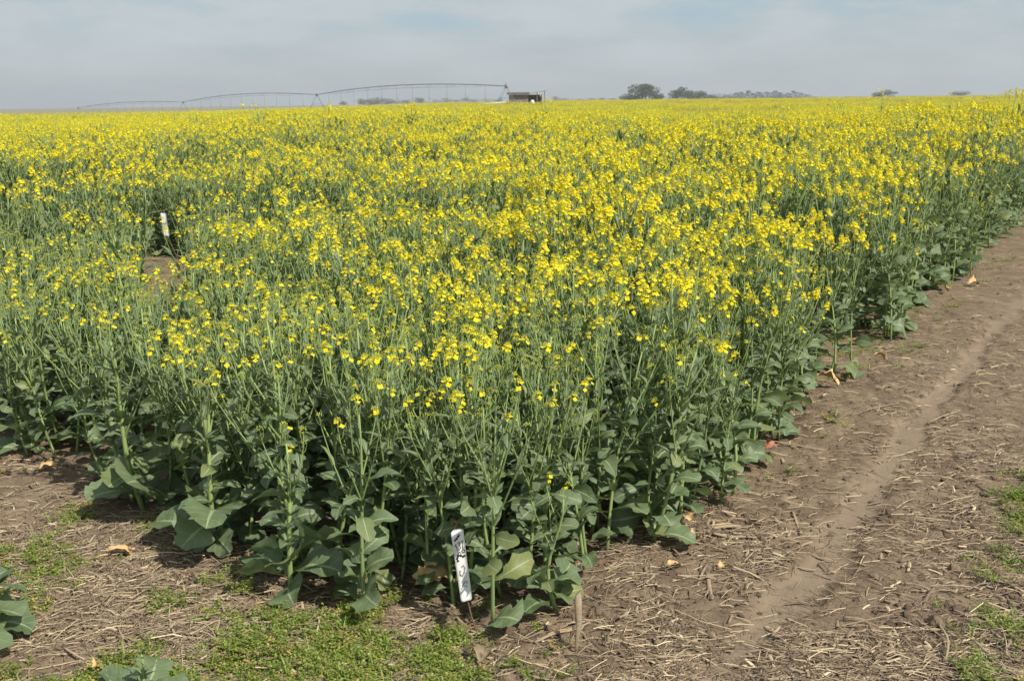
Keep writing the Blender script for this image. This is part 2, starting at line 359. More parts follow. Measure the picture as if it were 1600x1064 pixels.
# ------------------------------------------------------------------ canola: leaves, stems, flower heads
def leaf_geo(L, Wd, kind, a0, bend, r, nl=8, nc=4):
    s = np.linspace(0, 1, nl + 1); ph = r.uniform(0, 6.28, 4); q = r.uniform(0.8, 1.2)
    if kind == 'basal':
        s = np.concatenate([np.linspace(0, 0.36, 5), 0.36 + 0.64 * np.sin(np.linspace(0.1, 1, nl - 2) * PI / 2)])
        bl = np.clip((s - 0.34) / 0.66, 0, 1)
        w = np.where(s < 0.36, 0.10 + 0.20 * np.abs(np.sin(s * 9 + ph[0])) * (s > 0.1), 0) + np.where(s >= 0.36, 0.18 + 0.98 * np.sin(PI * np.clip(bl, 0, 1) ** 0.85) ** 0.5, 0)
        w[-1] = 0.10; w *= 1 + (s > .4) * r.uniform(-.13, .13, len(s))
    elif kind == 'mid':
        w = 0.26 + 0.8 * np.sin(PI * np.clip(s, 0, 1) ** 1.15) ** 0.75; w[0] = 0.4; w[-1] = 0.14; w *= 1 + r.uniform(-.16, .16, len(s))
    else:
        w = 0.38 + 0.6 * np.sin(PI * s ** 0.6) ** 0.9 - 0.25 * s; w[0] = 0.55; w[-1] = 0.03
    w = np.maximum(w, 0.03) * Wd * 0.5
    ang = a0 - bend * s ** 1.25
    ds = np.diff(s, prepend=0) * L
    cx = np.cumsum(np.cos(ang) * ds); cz = np.cumsum(np.sin(ang) * ds)
    sway = L * 0.08 * np.sin(s * 2.4 + ph[1]) * s
    t = np.linspace(-1, 1, nc + 1)
    fold = r.uniform(0.0, 0.5); V = []; A = []; rn = r.uniform()
    for i in range(len(s)):
        wav = 1 + (0.17 * np.sin(s[i] * 17 * q + ph[2]) + 0.13 * r.uniform(-1, 1)) * (s[i] > 0.3)
        wavr = 1 + (0.17 * np.sin(s[i] * 17 * q + ph[3]) + 0.13 * r.uniform(-1, 1)) * (s[i] > 0.3)
        for tj in t:
            ww = w[i] * (wav if tj < 0 else wavr)
            y = tj * ww
            lift = abs(tj) * fold * ww + 0.16 * ww * abs(tj) ** 2 * math.sin(s[i] * 14 + ph[0] + (2 if tj > 0 else 0))
            nxp, nzp = -math.sin(ang[i]), math.cos(ang[i])
            V.append((cx[i] + nxp * lift, y + sway[i], cz[i] + nzp * lift)); A.append((s[i], tj, rn))
    k = nc + 1
    Fa = [(i * k + j, (i + 1) * k + j, (i + 1) * k + j + 1, i * k + j + 1) for i in range(len(s) - 1) for j in range(nc)]
    return np.array(V), Fa, np.array(A)
def flower_head_geo(nf, npod, r, simple=False):
    """raceme on +Z: pods and old pedicels below, a ring of open flowers, a tuft of buds"""
    mb = MB(); Lx = 0.035 + 0.0020 * nf + 0.012 * npod * 0.3
    mb.add(*tube([(0, 0, -0.01), (0, 0, Lx)], [0.0016, 0.0011], 3, False, 0.6)[:2], 0)
    # buds
    nb = 5 if simple else 11
    for k in range(nb):
        az = k * 2.4; rad = 0.003 + 0.009 * math.sqrt(k / nb); z = Lx + 0.014 - 0.010 * (k / nb); c = np.array([math.cos(az) * rad, math.sin(az) * rad, z]); h = 0.0042; w = 0.0022
        V = [c + (w, 0, 0), c + (0, w, 0), c + (-w, 0, 0), c + (0, -w, 0), c + (0, 0, h), c + (0, 0, -h)]
        mb.add(V, [(0, 1, 4), (1, 2, 4), (2, 3, 4), (3, 0, 4), (1, 0, 5), (2, 1, 5), (3, 2, 5), (0, 3, 5)], 2, np.tile([0, 0, r.uniform()], (6, 1)))
    for k in range(nf):
        f = (k + 0.5) / max(nf, 1); az = k * 2.4 + r.uniform(-.4, .4); z0 = Lx - 0.006 - (0.010 + 0.0016 * nf) * (1 - f); el = 0.2 + 0.95 * f + r.uniform(-.15, .15)
        d = np.array([math.cos(az) * math.cos(el), math.sin(az) * math.cos(el), math.sin(el)]); ln = 0.012 + 0.010 * (1 - f)
        c = np.array([0, 0, z0]) + d * ln
        if not simple:
            V, Fa, _ = tube([(0, 0, z0), tuple(c)], 0.0006, 3, False); mb.add(V, Fa, 0)
        nrm = d + np.array([0, 0, 0.5]) + r.normal(0, 0.25, 3); nrm /= np.linalg.norm(nrm)
        a = np.cross(nrm, [0.3, 0.2, 0.9]); a /= np.linalg.norm(a); bb = np.cross(nrm, a); rot = r.uniform(0, 1.57); sz = r.uniform(0.0088, 0.0120); rn = r.uniform(); cup = r.uniform(-0.1, 0.6)
        for p in range(4):
            an = rot + p * PI / 2; e1 = a * math.cos(an) + bb * math.sin(an); e2 = -a * math.sin(an) + bb * math.cos(an)
            V = [c + nrm * 0.001, c + e1 * sz * 0.6 + e2 * sz * 0.46 + nrm * sz * cup * 0.6, c + e1 * sz + nrm * sz * cup * 0.8, c + e1 * sz * 0.6 - e2 * sz * 0.46 + nrm * sz * cup * 0.6]
            mb.add(V, [(0, 3, 2, 1)], 1, np.tile([0, 0, rn], (4, 1)))
    for k in range(npod):
        az = k * 2.4 + r.uniform(-.4, .4); z0 = Lx * 0.25 - 0.011 * k * 0.5; el = r.uniform(0.7, 1.1)
        d = np.array([math.cos(az) * math.cos(el), math.sin(az) * math.cos(el), math.sin(el)])
        V, Fa, _ = tube([(0, 0, z0), tuple(np.array([0, 0, z0]) + d * 0.014), tuple(np.array([0, 0, z0]) + d * 0.014 + np.array([d[0] * .4, d[1] * .4, .9]) * r.uniform(0.01, 0.026))], [0.0006, 0.001, 0.0005], 3, False); mb.add(V, Fa, 0)
    return mb
r0 = np.random.default_rng(5)
POOL = {'basal': [], 'mid': [], 'upper': []}
for k in range(12):
    POOL['basal'].append(leaf_geo(r0.uniform(0.18, 0.27), r0.uniform(0.105, 0.15), 'basal', r0.uniform(0.35, 1.0), r0.uniform(0.7, 1.9), r0, 13, 4))
for k in range(5): POOL['mid'].append(leaf_geo(r0.uniform(0.11, 0.16), r0.uniform(0.05, 0.08), 'basal', r0.uniform(0.3, 1.1), r0.uniform(0.4, 1.7), r0, 9, 4))
for k in range(5):
    POOL['mid'].append(leaf_geo(r0.uniform(0.10, 0.17), r0.uniform(0.038, 0.07), 'mid', r0.uniform(0.5, 1.25), r0.uniform(0.5, 2.0), r0, 6, 4))
for k in range(8):
    POOL['upper'].append(leaf_geo(r0.uniform(0.055, 0.105), r0.uniform(0.016, 0.032), 'upper', r0.uniform(0.7, 1.2), r0.uniform(0.2, 1.0), r0, 4, 2))
POOL_ME = {k: [make_mesh('leaf', g[0], g[1], [0] * len(g[1]), g[2], [M_LEAF]) for g in v] for k, v in POOL.items()}
HEADS = []
for (nf, npod) in ((0, 2), (2, 4), (3, 5), (5, 4), (6, 6), (8, 4), (10, 5), (12, 3), (14, 4), (16, 3), (19, 4), (22, 3)):
    HEADS.append(flower_head_geo(nf, npod, r0))
HEAD_GEO = [h.geo() for h in HEADS]
PM = [M_STEM, M_PETAL, M_BUD, M_LEAF]
HEAD_ME = [make_mesh('flower_head', g[0], g[1], g[2], g[3], PM[:3], False) for g in HEAD_GEO]

def matrix(pos, az, tilt=0.0, sc=1.0, roll=0.0):
    return Matrix.Translation(pos) @ Matrix.Rotation(az, 4, 'Z') @ Matrix.Rotation(tilt, 4, 'Y') @ Matrix.Rotation(roll, 4, 'X') @ Matrix.Scale(sc, 4)
def recipe(H, n_basal, n_mid, n_branch, heads, big, r):
    """one plant: (stem geometry, [(kind, pool index, matrix)], [(head index, matrix)])"""
    st = MB(); leaves = []; hd = []
    lean = r.uniform(-0.13, 0.13, 2); bow = r.uniform(-0.035, 0.035, 2)
    def axis(z):
        f = z / H; return np.array([lean[0] * f * H + bow[0] * math.sin(f * 5), lean[1] * f * H + bow[1] * math.sin(f * 4.2), z])
    zs = np.linspace(-0.02, H, 9); rad = 0.0085 * (0.75 + 0.35 * big) * (1 - 0.72 * np.clip(zs / H, 0, 1)) + 0.0008
    st.add(*tube([axis(z) for z in zs], rad, 6, True, r.uniform())[:2], 0, None)
    az = r.uniform(0, 6.28)
    for k in range(n_basal):
        az += 2.4 + r.uniform(-.35, .35); z = 0.015 + 0.22 * H * (k / max(n_basal, 1)) + r.uniform(0, 0.02)
        leaves.append(('basal', r.integers(12), matrix(axis(z), az, r.uniform(-.25, .25), r.uniform(0.5, 0.92) * (0.72 + 0.42 * big), r.normal(0, 0.4))))
    for k in range(n_mid):
        az += 2.4 + r.uniform(-.35, .35); z = H * (0.24 + 0.46 * (k + r.uniform()) / n_mid)
        leaves.append(('mid', r.integers(10), matrix(axis(z), az, r.uniform(-.35, .25), r.uniform(0.75, 1.15) * (1.16 - 0.42 * k / n_mid), r.normal(0, 0.5))))
    def small_leaf(p, azz, sc):
        g = POOL['upper'][r.integers(8)]; M = np.array(matrix(p, azz, r.uniform(-.3, .2), sc)); st.add(g[0] @ M[:3, :3].T + M[:3, 3], g[1], 1, g[2])
    for k in range(9): az += 2.4; small_leaf(axis(H * r.uniform(0.3, 0.93)), az, r.uniform(0.8, 1.25))
    hd.append((heads(r), matrix(axis(H), r.uniform(0, 6.28), r.uniform(-.15, .15), r.uniform(0.95, 1.25))))
    for k in range(n_branch):
        az += 2.4 + r.uniform(-.5, .5); z = H * r.uniform(0.42, 0.82); b0 = axis(z); Lb = (H - z) * r.uniform(0.75, 1.12) + 0.03; el = r.uniform(1.05, 1.28)
        d = np.array([math.cos(az) * math.cos(el), math.sin(az) * math.cos(el), math.sin(el)])
        P = [b0, b0 + d * Lb * 0.35, b0 + d * Lb * 0.7 + np.array([0, 0, Lb * 0.02]), b0 + d * Lb * 0.9 + np.array([0, 0, Lb * 0.1])]
        st.add(*tube(P, [0.0040, 0.0033, 0.0025, 0.0017], 4, False, r.uniform())[:2], 0, None)
        for q in range(4): small_leaf(b0 + d * Lb * r.uniform(0.15, 0.8), r.uniform(0, 6.28), r.uniform(0.6, 1.1))
        hd.append((heads(r), matrix(P[-1], r.uniform(0, 6.28), r.uniform(-.25, .25), r.uniform(0.85, 1.15))))
    V, Fa, Ms, A = st.geo(); A[:, 2] = np.where(A[:, 2] == 0, r.uniform(), A[:, 2])
    return (V, Fa, Ms, A), leaves, hd
def pick(lo, hi): return lambda r: int(r.integers(lo, hi + 1))
KINDS = {}
r1 = np.random.default_rng(9)
KINDS['edge'] = [recipe(r1.uniform(0.52, 0.74), 5, 11, 5, pick(0, 2), 0.30, r1) for _ in range(8)]
KINDS['front'] = [recipe(r1.uniform(0.66, 0.86), 3, 12, 6, (lambda r: 0) if q % 3 == 0 else (lambda r: int(r.choice([0, 0, 0, 1, 2, 4]))), 0.4, r1) for q in range(10)]
KINDS['mid'] = [recipe(r1.uniform(0.74, 0.98), 4, 11, 6, (lambda r: int(r.choice([0, 0, 1, 2]))) if q % 3 == 0 else (lambda r: int(r.choice([0, 3, 5, 6, 8, 9]))), 0.3, r1) for q in range(10)]
KINDS['full'] = [recipe(r1.uniform(0.82, 1.06), 3, 9, 6, (lambda r: int(r.choice([0, 1, 3, 5]))) if q % 4 == 0 else (lambda r: int(r.choice([3, 5, 7, 8, 9, 10]))), 0.3, r1) for q in range(10)]
KINDS['leafy'] = [recipe(r1.uniform(0.55, 0.72), 9, 8, 4, pick(0, 2), 1.55, r1) for _ in range(4)]
KINDS['volunteer'] = [recipe(1.60, 4, 10, 2, pick(8, 11), 0.5, r1)]
KINDS['rosette'] = [recipe(0.26, 9, 3, 0, pick(0, 0), 1.5, r1) for _ in range(3)]
STEM_ME = {k: [make_mesh('stem', rc[0][0], rc[0][1], rc[0][2], rc[0][3], [M_STEM, M_LEAF]) for rc in v] for k, v in KINDS.items()}
def joined(rc):
    mb = MB(); V, Fa, Ms, A = rc[0]; mb.add(V, Fa, [0 if q == 0 else 3 for q in Ms], A)
    for kd, i, M in rc[1]:
        g = POOL[kd][i]; m_ = np.array(M); A2 = g[2].copy(); A2[:, 2] = (A2[:, 2] + 0.37 * len(mb.V)) % 1; mb.add(g[0] @ m_[:3, :3].T + m_[:3, 3], g[1], 3, A2)
    for i, M in rc[2]:
        g = HEAD_GEO[i]; m_ = np.array(M); mb.add(g[0] @ m_[:3, :3].T + m_[:3, 3], g[1], g[2], g[3])
    return mb.mesh('canola_plant', PM)

def build_plant(kind, i, x, y, rz, sc, label, group=None, name='canola_plant', cat='canola plant', tilt=(0, 0)):
    e = bpy.data.objects.new(name, None); SC.collection.objects.link(e); e.empty_display_size = 0.1
    e.location = (x, y, gz(x, y)); e.rotation_euler = (tilt[0], tilt[1], rz); e.scale = (sc, sc, sc); tag(e, label, cat, group)
    rc = KINDS[kind][i]
    obj('stem', STEM_ME[kind][i], e)
    Mw = Matrix.LocRotScale(e.location, e.rotation_euler, e.scale)
    for kd, j, M in rc[1]:
        if abs(x + 0.1) < 0.45 and y < 3.1:      # the stake stands clear of the leaves
            g = POOL[kd][j][0]; m_ = np.array(Mw @ M); P = g @ m_[:3, :3].T + m_[:3, 3]; q = P - (0, 0, CAMH)
            dpt = q @ np.array(F0); a = q @ np.array(Xc) / dpt * F + 800; b_ = 532 - q @ np.array(Yc) / dpt * F
            if np.any((a > 696) & (a < 745) & (b_ > 812) & (b_ < 955) & (P[:, 1] < 3.02)): continue
        o = obj('leaf', POOL_ME[kd][j], e); o.matrix_local = M
    for j, M in rc[2]:
        o = obj('flower_head', HEAD_ME[j], e); o.matrix_local = M
    return e

SPECIAL = [  # kind, index, pixel of the stem base, turn, scale, label
 ('leafy', 0, (225, 800), 0.4, 1.1, 'broad-leaved canola plant at the weedy corner of the front plot, round leaves over straw'),
 ('leafy', 1, (335, 855), 2.0, 1.05, 'leafy canola plant with wide drooping leaves next to the corner plant of the front plot'),
 ('leafy', 2, (455, 925), 4.1, 0.95, 'low canola plant spreading large pale-veined leaves flat over green weeds'),
 ('edge', 2, (570, 955), 1.2, 1.0, 'upright canola plant rising beside the crumpled tan leaf left of the numbered stake'),
 ('front', 4, (770, 984), 3.0, 0.95, 'single slender canola plant standing right against the numbered stake'),
 ('leafy', 3, (868, 958), 0.2, 0.66, 'wide-leaved canola plant between the numbered stake and the upright dead stalk'),
 ('rosette', 0, (-22, 1000), 0.25, 1.1, 'big-leaved canola rosette in the neighbouring plot across the weedy strip from the stake'),
 ('rosette', 1, (222, 1110), 1.3, 0.62, 'small canola rosette with blue-green leaf tips poking up among weeds and straw'),
 ('leafy', 1, (1478, 436), 2.6, 1.0, 'bushy blue-green canola plant bulging out over the far dirt path edge'),
 ('leafy', 2, (1452, 452), 0.6, 0.9, 'bushy canola plant beside the bulging blue-green one at the path edge'),
]
SPECIAL_XY = [gnd(*q[2]) for q in SPECIAL]
# ---- where the plants stand: plots about 4 m long with alleys, rows along u
plants = []          # x, y, rich, height factor, edge flag
RNG_LEN, ALLEY = 3.8, 0.87
def plot_height(iu, iv): return 0.94 + 0.16 * float(_hash(np.array([iu]), np.array([iv]), 77)[0])
def plot_rich(iu, iv): return float(_hash(np.array([iu]), np.array([iv]), 78)[0])
U_START = 2.42; V_START = 1.62; PLOT_W = 1.95; PLOT_GAP = 0.3
def in_view(x, y, m=0.06): return y > 0.5 and abs(x) < y * (0.5 + m) + 0.9
for iu in range(4):
    for iv in range(8):
        u0 = U_START + iu * (RNG_LEN + ALLEY) + (0.16 if iv == 1 and iu == 0 else 0); v0 = V_START + iv * (PLOT_W + PLOT_GAP)
        hf = plot_height(iu, iv); rf = plot_rich(iu, iv)
        nrow = 12 if iu == 0 and iv == 0 else 10 if iu == 0 else 9
        for rw in range(nrow):
            v = v0 + rw * PLOT_W / (nrow - 1); u = u0 + rng.uniform(0, 0.1) + 0.28 * float(vnoise(v * 2.2, iu, 66)) - 0.08
            while u < u0 + RNG_LEN:
                uu = u + rng.uniform(-.03, .03); vv = v + rng.normal(0, 0.03); x, y = uv2xy(uu, vv)
                thin = 0.0
                if iv == 0: vv += 0.34 * (float(fbm(uu * 1.1, 5.0 + 0 * uu, 2, 67)) - 0.5) * max(0, 1 - rw / 4)
                x, y = uv2xy(uu, vv)
                if iu == 0 and iv >= 1: thin = (0.05, 0.05, 0.45, 0.6, 0.6, 0.6, 0.6, 0.6)[iv]
                if iu == 0 and iv >= 2 and uu > 4.3: thin = 0.72
                if iu == 1 and iv >= 2 and uu < 7.5: thin = 0.6
                clear = (abs(x + 0.12 * y / 2.95) < 0.11 and y < 3.10) or any(math.hypot(x - q.x, y - q.y) < 0.10 for q in SPECIAL_XY)
                clear = clear or (abs(x + 3.61 * y / 10.6) < 0.08 + 0.016 * y and 6.0 < y < 10.9)
                if in_view(x, y) and rng.uniform() > thin and not clear:
                    de = min(uu - u0, 9 if rw else vv - v0 + 0.05, u0 + RNG_LEN - uu + 0.35)
                    if iu == 0 and iv == 0: rich = 0.04 + 0.26 * (uu - u0) + 0.12 * (vv < 2.2) * (uu > 4)
                    elif iu == 0: rich = 0.04 + 0.17 * (uu - u0) + 0.25 * (rf - 0.5)
                    else: rich = 0.68 + 0.5 * (rf - 0.4)
                    h = hf * (1.0 + 0.03 * iu) * (0.9 if iu == 0 and iv >= 1 else 1.0)
                    plants.append((x, y, rich + rng.normal(0, 0.13) + (0.45 if iu == 0 else 0.9) * (float(fbm(x * 1.5, y * 1.5, 2, 90)) - 0.5), h * (rng.uniform(0.84, 1.13) + (0.13 if uu > 4 and rng.uniform() < 0.06 else 0)) * (1 + 0.25 * (float(fbm(x * 1.2, y * 1.2, 2, 95)) - 0.5)), de, uu, vv))
                u += rng.uniform(0.075, 0.135) if iu == 0 and iv < 2 else rng.uniform(0.085, 0.16)
plants.sort(key=lambda p: math.hypot(p[0], p[1]) - (0.8 if p[6] < V_START + 0.2 else 0))
def choose(p):
    x, y, rich, h, de, u, v = p
    if de < 0.14 and rng.uniform() < (0.6 if u < 2.8 else 0.35): return 'edge'
    if u < 3.45 and rng.uniform() < 0.85: return 'front'
    if rich < 0.36: return 'front'
    if rich < 0.72: return 'mid'
    return 'full'
ORDER = ['edge', 'front', 'mid', 'full']; OFFS = {}; protos = []
for k in ORDER: OFFS[k] = len(protos); protos += [joined(rc) for rc in KINDS[k]]
PLACE = {
 'front_edge': 'in the front row behind the numbered stake',
 'path_edge': 'on the edge beside the dirt path',
 'inside': 'inside the plot behind the numbered stake',
 'next_plot': 'in the plot next to the front one'}
LOOK = ['canola plant with only green buds', 'canola plant with few yellow blooms', 'canola plant with dense yellow flowers']
for (k, i, px, rz, sc, lab), q in zip(SPECIAL, SPECIAL_XY): build_plant(k, i, q.x, q.y, rz, sc, lab)
ni = 0; sp_, sr_, ss_, si_ = [], [], [], []
NFL = (0, 2, 3, 5, 6, 8, 10, 12, 14, 16, 19, 22)
for p in plants:
    x, y, rich, h, de, u, v = p
    k = choose(p); i = int(rng.integers(len(KINDS[k]))); rz = rng.uniform(0, 6.28); tl = rng.normal(0, 0.075, 2)
    if ni < 284:
        if v > V_START + PLOT_W + 0.12: lab = 'next_plot'
        elif u < U_START + 0.28: lab = 'front_edge'
        elif v < V_START + 0.2: lab = 'path_edge'
        else: lab = 'inside'
        tot = sum(NFL[j] for j, _ in KINDS[k][i][2]); lk = 0 if tot < 4 else 1 if tot < 28 else 2
        text = LOOK[lk] + ' ' + PLACE[lab]
        build_plant(k, i, x, y, rz, h, text, text.replace('canola plant', 'canola plants'), tilt=tl); ni += 1
    else:
        sp_.append((x, y, gz(x, y))); sr_.append((tl[0], tl[1], rz)); ss_.append(h); si_.append(OFFS[k] + i)
scatter('canola_crop', protos, sp_, sr_, ss_, si_, 'yellow flowering canola filling the plots behind the front ones', 'canola')

# farther canola as metre-wide clumps, thinning in detail
def clump(nplants, wid, r, nf):
    mb = MB()
    for q in range(nplants):
        px, py = r.uniform(-wid / 2, wid / 2, 2); H = r.uniform(0.86, 1.08)
        V, Fa, A = tube([(px, py, 0.1), (px + r.uniform(-.04, .04), py + r.uniform(-.04, .04), H)], [0.006, 0.003], 3, False, r.uniform()); mb.add(V, Fa, 0, A)
        for z in (0.2, 0.35, 0.5, 0.62, 0.72, 0.8):
            kd = 'basal' if z < 0.3 else 'mid'; g = POOL['mid'][r.integers(10)]; M = np.array(matrix((px, py, z * H), r.uniform(0, 6.28), 0, 1.3 if z < .5 else .8)); keep = g[0]
            mb.add(keep @ M[:3, :3].T + M[:3, 3], g[1], 3, g[2])
        for hh in range(5):
            az = r.uniform(0, 6.28); rr_ = r.uniform(0, 0.11); c = np.array([px + math.cos(az) * rr_, py + math.sin(az) * rr_, H - r.uniform(0, 0.13)])
            V, Fa, A = tube([(px, py, H * 0.7), tuple(c)], 0.0022, 3, False, r.uniform()); mb.add(V, Fa, 0, A)
            for f in range(nf):
                d = r.normal(0, 1, 3) * (0.022, 0.022, 0.028); nr = r.normal(0, 1, 3) + (0, 0, 0.8); nr /= np.linalg.norm(nr); a = np.cross(nr, (.3, .5, .8)); a /= np.linalg.norm(a); bb = np.cross(nr, a); s_ = r.uniform(0.008, 0.0115); cc = c + d
                mb.add([cc + a * s_, cc + bb * s_ * .8, cc - a * s_, cc - bb * s_ * .8], [(0, 1, 2, 3)], 1, np.tile([0, 0, r.uniform()], (4, 1)))
    return mb.mesh('canola_clump', PM)
r2 = np.random.default_rng(21)
clumps = [clump(16, 0.7, r2, 10) for _ in range(4)] + [clump(14, 0.7, r2, 4) for _ in range(4)]
cpnt, crot, cscl, cidx = [], [], [], []
U1 = U_START + 4 * (RNG_LEN + ALLEY)
vmax_near = V_START + 8 * (PLOT_W + PLOT_GAP)
def far_plot_ok(u, v):
    if v < 1.6: return False
    if u < U1 and v < vmax_near - 0.2: return False
    k = (u - U_START) % (RNG_LEN + ALLEY)
    return not (k > RNG_LEN and u < 60)
y = 4.0
def d_far(x, y): return math.hypot(x, y)
step = 0.5; yy = 6.0
while yy < 520:
    st = 0.5 if yy < 45 else 0.8 if yy < 75 else 1.15 if yy < 120 else 1.7 if yy < 235 else 3.2
    for xx in np.arange(-yy * 0.56 - 1, yy * 0.56 + 1, st):
        x = xx + rng.uniform(-.2, .2); y = yy + rng.uniform(-.2, .2); u, v = xy2uv(x, y)
        if far_plot_ok(u, v) and (yy < 235 or x < -0.05 * y):
            pr = 0.93 + 0.14 * float(_hash(np.array([int(u // 4.67)]), np.array([int((v - 1.6) // 2.25)]), 79)[0])
            cpnt.append((x, y, float(terrain(x, y)))); crot.append((0, 0, rng.uniform(0, 6.28))); cscl.append(pr * rng.uniform(0.90, 1.12) * (1 + 0.12 * float(sst(yy, 110, 125)))); pq = float(_hash(np.array([int(u // 4.67)]), np.array([int((v - 1.6) // 2.25)]), 83)[0]) * 0.6 + 0.5 * float(fbm(x * .25, y * .25, 2, 97)); cidx.append(int(rng.integers(4)) + (4 if rng.uniform() < sst(pq, 0.42, 0.75) * 0.8 else 0))
    yy += st
scatter('canola_field', clumps, cpnt, crot, cscl, cidx, 'sheet of yellow canola flowers stretching back to the horizon', 'canola')
print('individual plants', ni, 'near stuff', len(sp_), 'clumps', len(cpnt))

# three self-sown plants taller than the crop
def on_ray(px, D):
    d = ray(px, 155); return d.x / d.y * D, D
for px, D, lab in ((851, 24, 'tall self-sown canola plant whose yellow top stands up in front of the brown shed'),
                   (1383, 21, 'tall self-sown canola plant with its yellow top against the lone far tree'),
                   (1489, 26, 'tall self-sown canola plant with its yellow top just beside a small round far tree')):
    x, y = on_ray(px, D); build_plant('volunteer', 0, x, y, px, 1.0 if D != 21 else 1.04, lab)

# ------------------------------------------------------------------ numbered stakes
def stake(base, top_px, Yd, corners, marks, label):
    e = bpy.data.objects.new('plot_stake', None); SC.collection.objects.link(e); e.location = base; tag(e, label, 'plot stake')
    o0 = Vector(base)
    bk = 0.045 if Yd < 5 else 0.0
    TL, TR, BR, BL = [at_depth(px, py, Yd + d_) for (px, py), d_ in zip(corners, (bk, bk + 0.004, 0.004, 0))]
    # label: a slightly curled plate with thickness
    n_ = (TR - TL).cross(BL - TL).normalized()
    if n_.y > 0: n_ = -n_
    th = 0.0012 if Yd < 5 else 0.003
    nr, nc_ = 12, 4; mb = MB(); V = []; k = nc_ + 1
    def surf(fx, fy):
        p = TL.lerp(TR, fx).lerp(BL.lerp(BR, fx), fy); L = (BL - TL).length
        return p + n_ * (0.006 * math.sin(fy * 5.2 + 0.4) * L / 0.24 - 0.0025 * math.sin(fx * PI)) 
    def cut(fx, fy):      # clipped corners
        if fy == 0: fx = 0.22 + 0.56 * fx
        if fy == 1: fx = 0.12 + 0.76 * fx
        return fx
    for sgn in (1, -1):
        for i in range(nr + 1):
            fy = (0, 0.025, *np.linspace(0.07, 0.975, nr - 2), 1)[i]
            for j in range(k): V.append(surf(cut(j / nc_, fy), fy) + n_ * th * 0.5 * sgn - o0)
    T = (nr + 1) * k; Fa = []
    for i in range(nr):
        for j in range(nc_):
            a = i * k + j; Fa.append((a, a + 1, a + k + 1, a + k)); a += T; Fa.append((a, a + k, a + k + 1, a + 1))
    for i in range(nr):
        for j in (0, nc_): a = i * k + j; Fa.append((a, a + k, a + k + T, a + T))
    for j in range(nc_):
        for i in (0, nr): a = i * k + j; Fa.append((a, a + 1, a + 1 + T, a + T))
    mb.add([tuple(v) for v in V], Fa, 0); tg = obj('number_tag', mb.mesh('number_tag', [M_TAG]), e)
    top = at_depth(*top_px, Yd + bk + 0.008); mid = TL.lerp(TR, 0.5) - n_ * 0.004; low = BL.lerp(BR, 0.6) - n_ * 0.004
    P = [Vector((0, 0, -0.08)), Vector((0, 0, 0)), (low - o0) * 0.55 + Vector((-0.003, 0.004, 0)), *[surf(0.55 - 0.1 * f, 1 - f) - n_ * 0.0075 - o0 for f in (0.08, 0.3, 0.5, 0.7, 0.9)], top - o0 + Vector((0, 0.006, -0.012))]
    wr = 0.0028 if Yd < 5 else 0.004
    obj('wire_stem', MB().add(*tube(P, wr, 6)).mesh('wire_stem', [M_RUST]), e)
    an = np.linspace(-PI / 2, 1.45 * PI, 12); rl = 0.0085
    loop = [top - o0 + Vector((math.cos(a) * rl, 0.002 * i / 4, math.sin(a) * rl + 0.0)) for i, a in enumerate(an)]
    obj('wire_loop', MB().add(*tube(loop, wr, 6)).mesh('wire_loop', [M_RUST]), e)
    for name, pts, w, mt in marks:
        pts = np.array(pts, float)
        if len(pts) > 2:      # smooth the stroke
            tt = np.linspace(0, len(pts) - 1, len(pts) * 4); pts = np.stack([np.interp(tt, range(len(pts)), pts[:, c]) for c in (0, 1)], -1)
            for _ in range(2): pts[1:-1] = (pts[:-2] + 2 * pts[1:-1] + pts[2:]) / 4
        Wd, Lg = (TR - TL).length, (BL - TL).length
        pm = pts * (Wd, Lg); Tn = np.gradient(pm, axis=0); Tn /= np.linalg.norm(Tn, axis=1)[:, None] + 1e-9; Nn = np.stack([-Tn[:, 1], Tn[:, 0]], -1)
        ww = w * Wd * (0.8 + 0.35 * np.sin(np.arange(len(pm)) * 1.3))[:, None] * 0.5
        A, B = (pm + Nn * ww) / (Wd, Lg), (pm - Nn * ww) / (Wd, Lg); V = []
        for q in (A, B): V += [tuple(surf(a, b_) + n_ * (th * 0.5 + 0.0006) - o0) for a, b_ in np.clip(q, 0.02, 0.98)]
        n = len(A); Fa = [(i, i + 1, n + i + 1, n + i) for i in range(n - 1)]
        obj(name, MB().add(V, Fa).mesh(name, [mt]), tg)
b0 = gnd(745, 990); b0.z = gz(b0.x, b0.y)
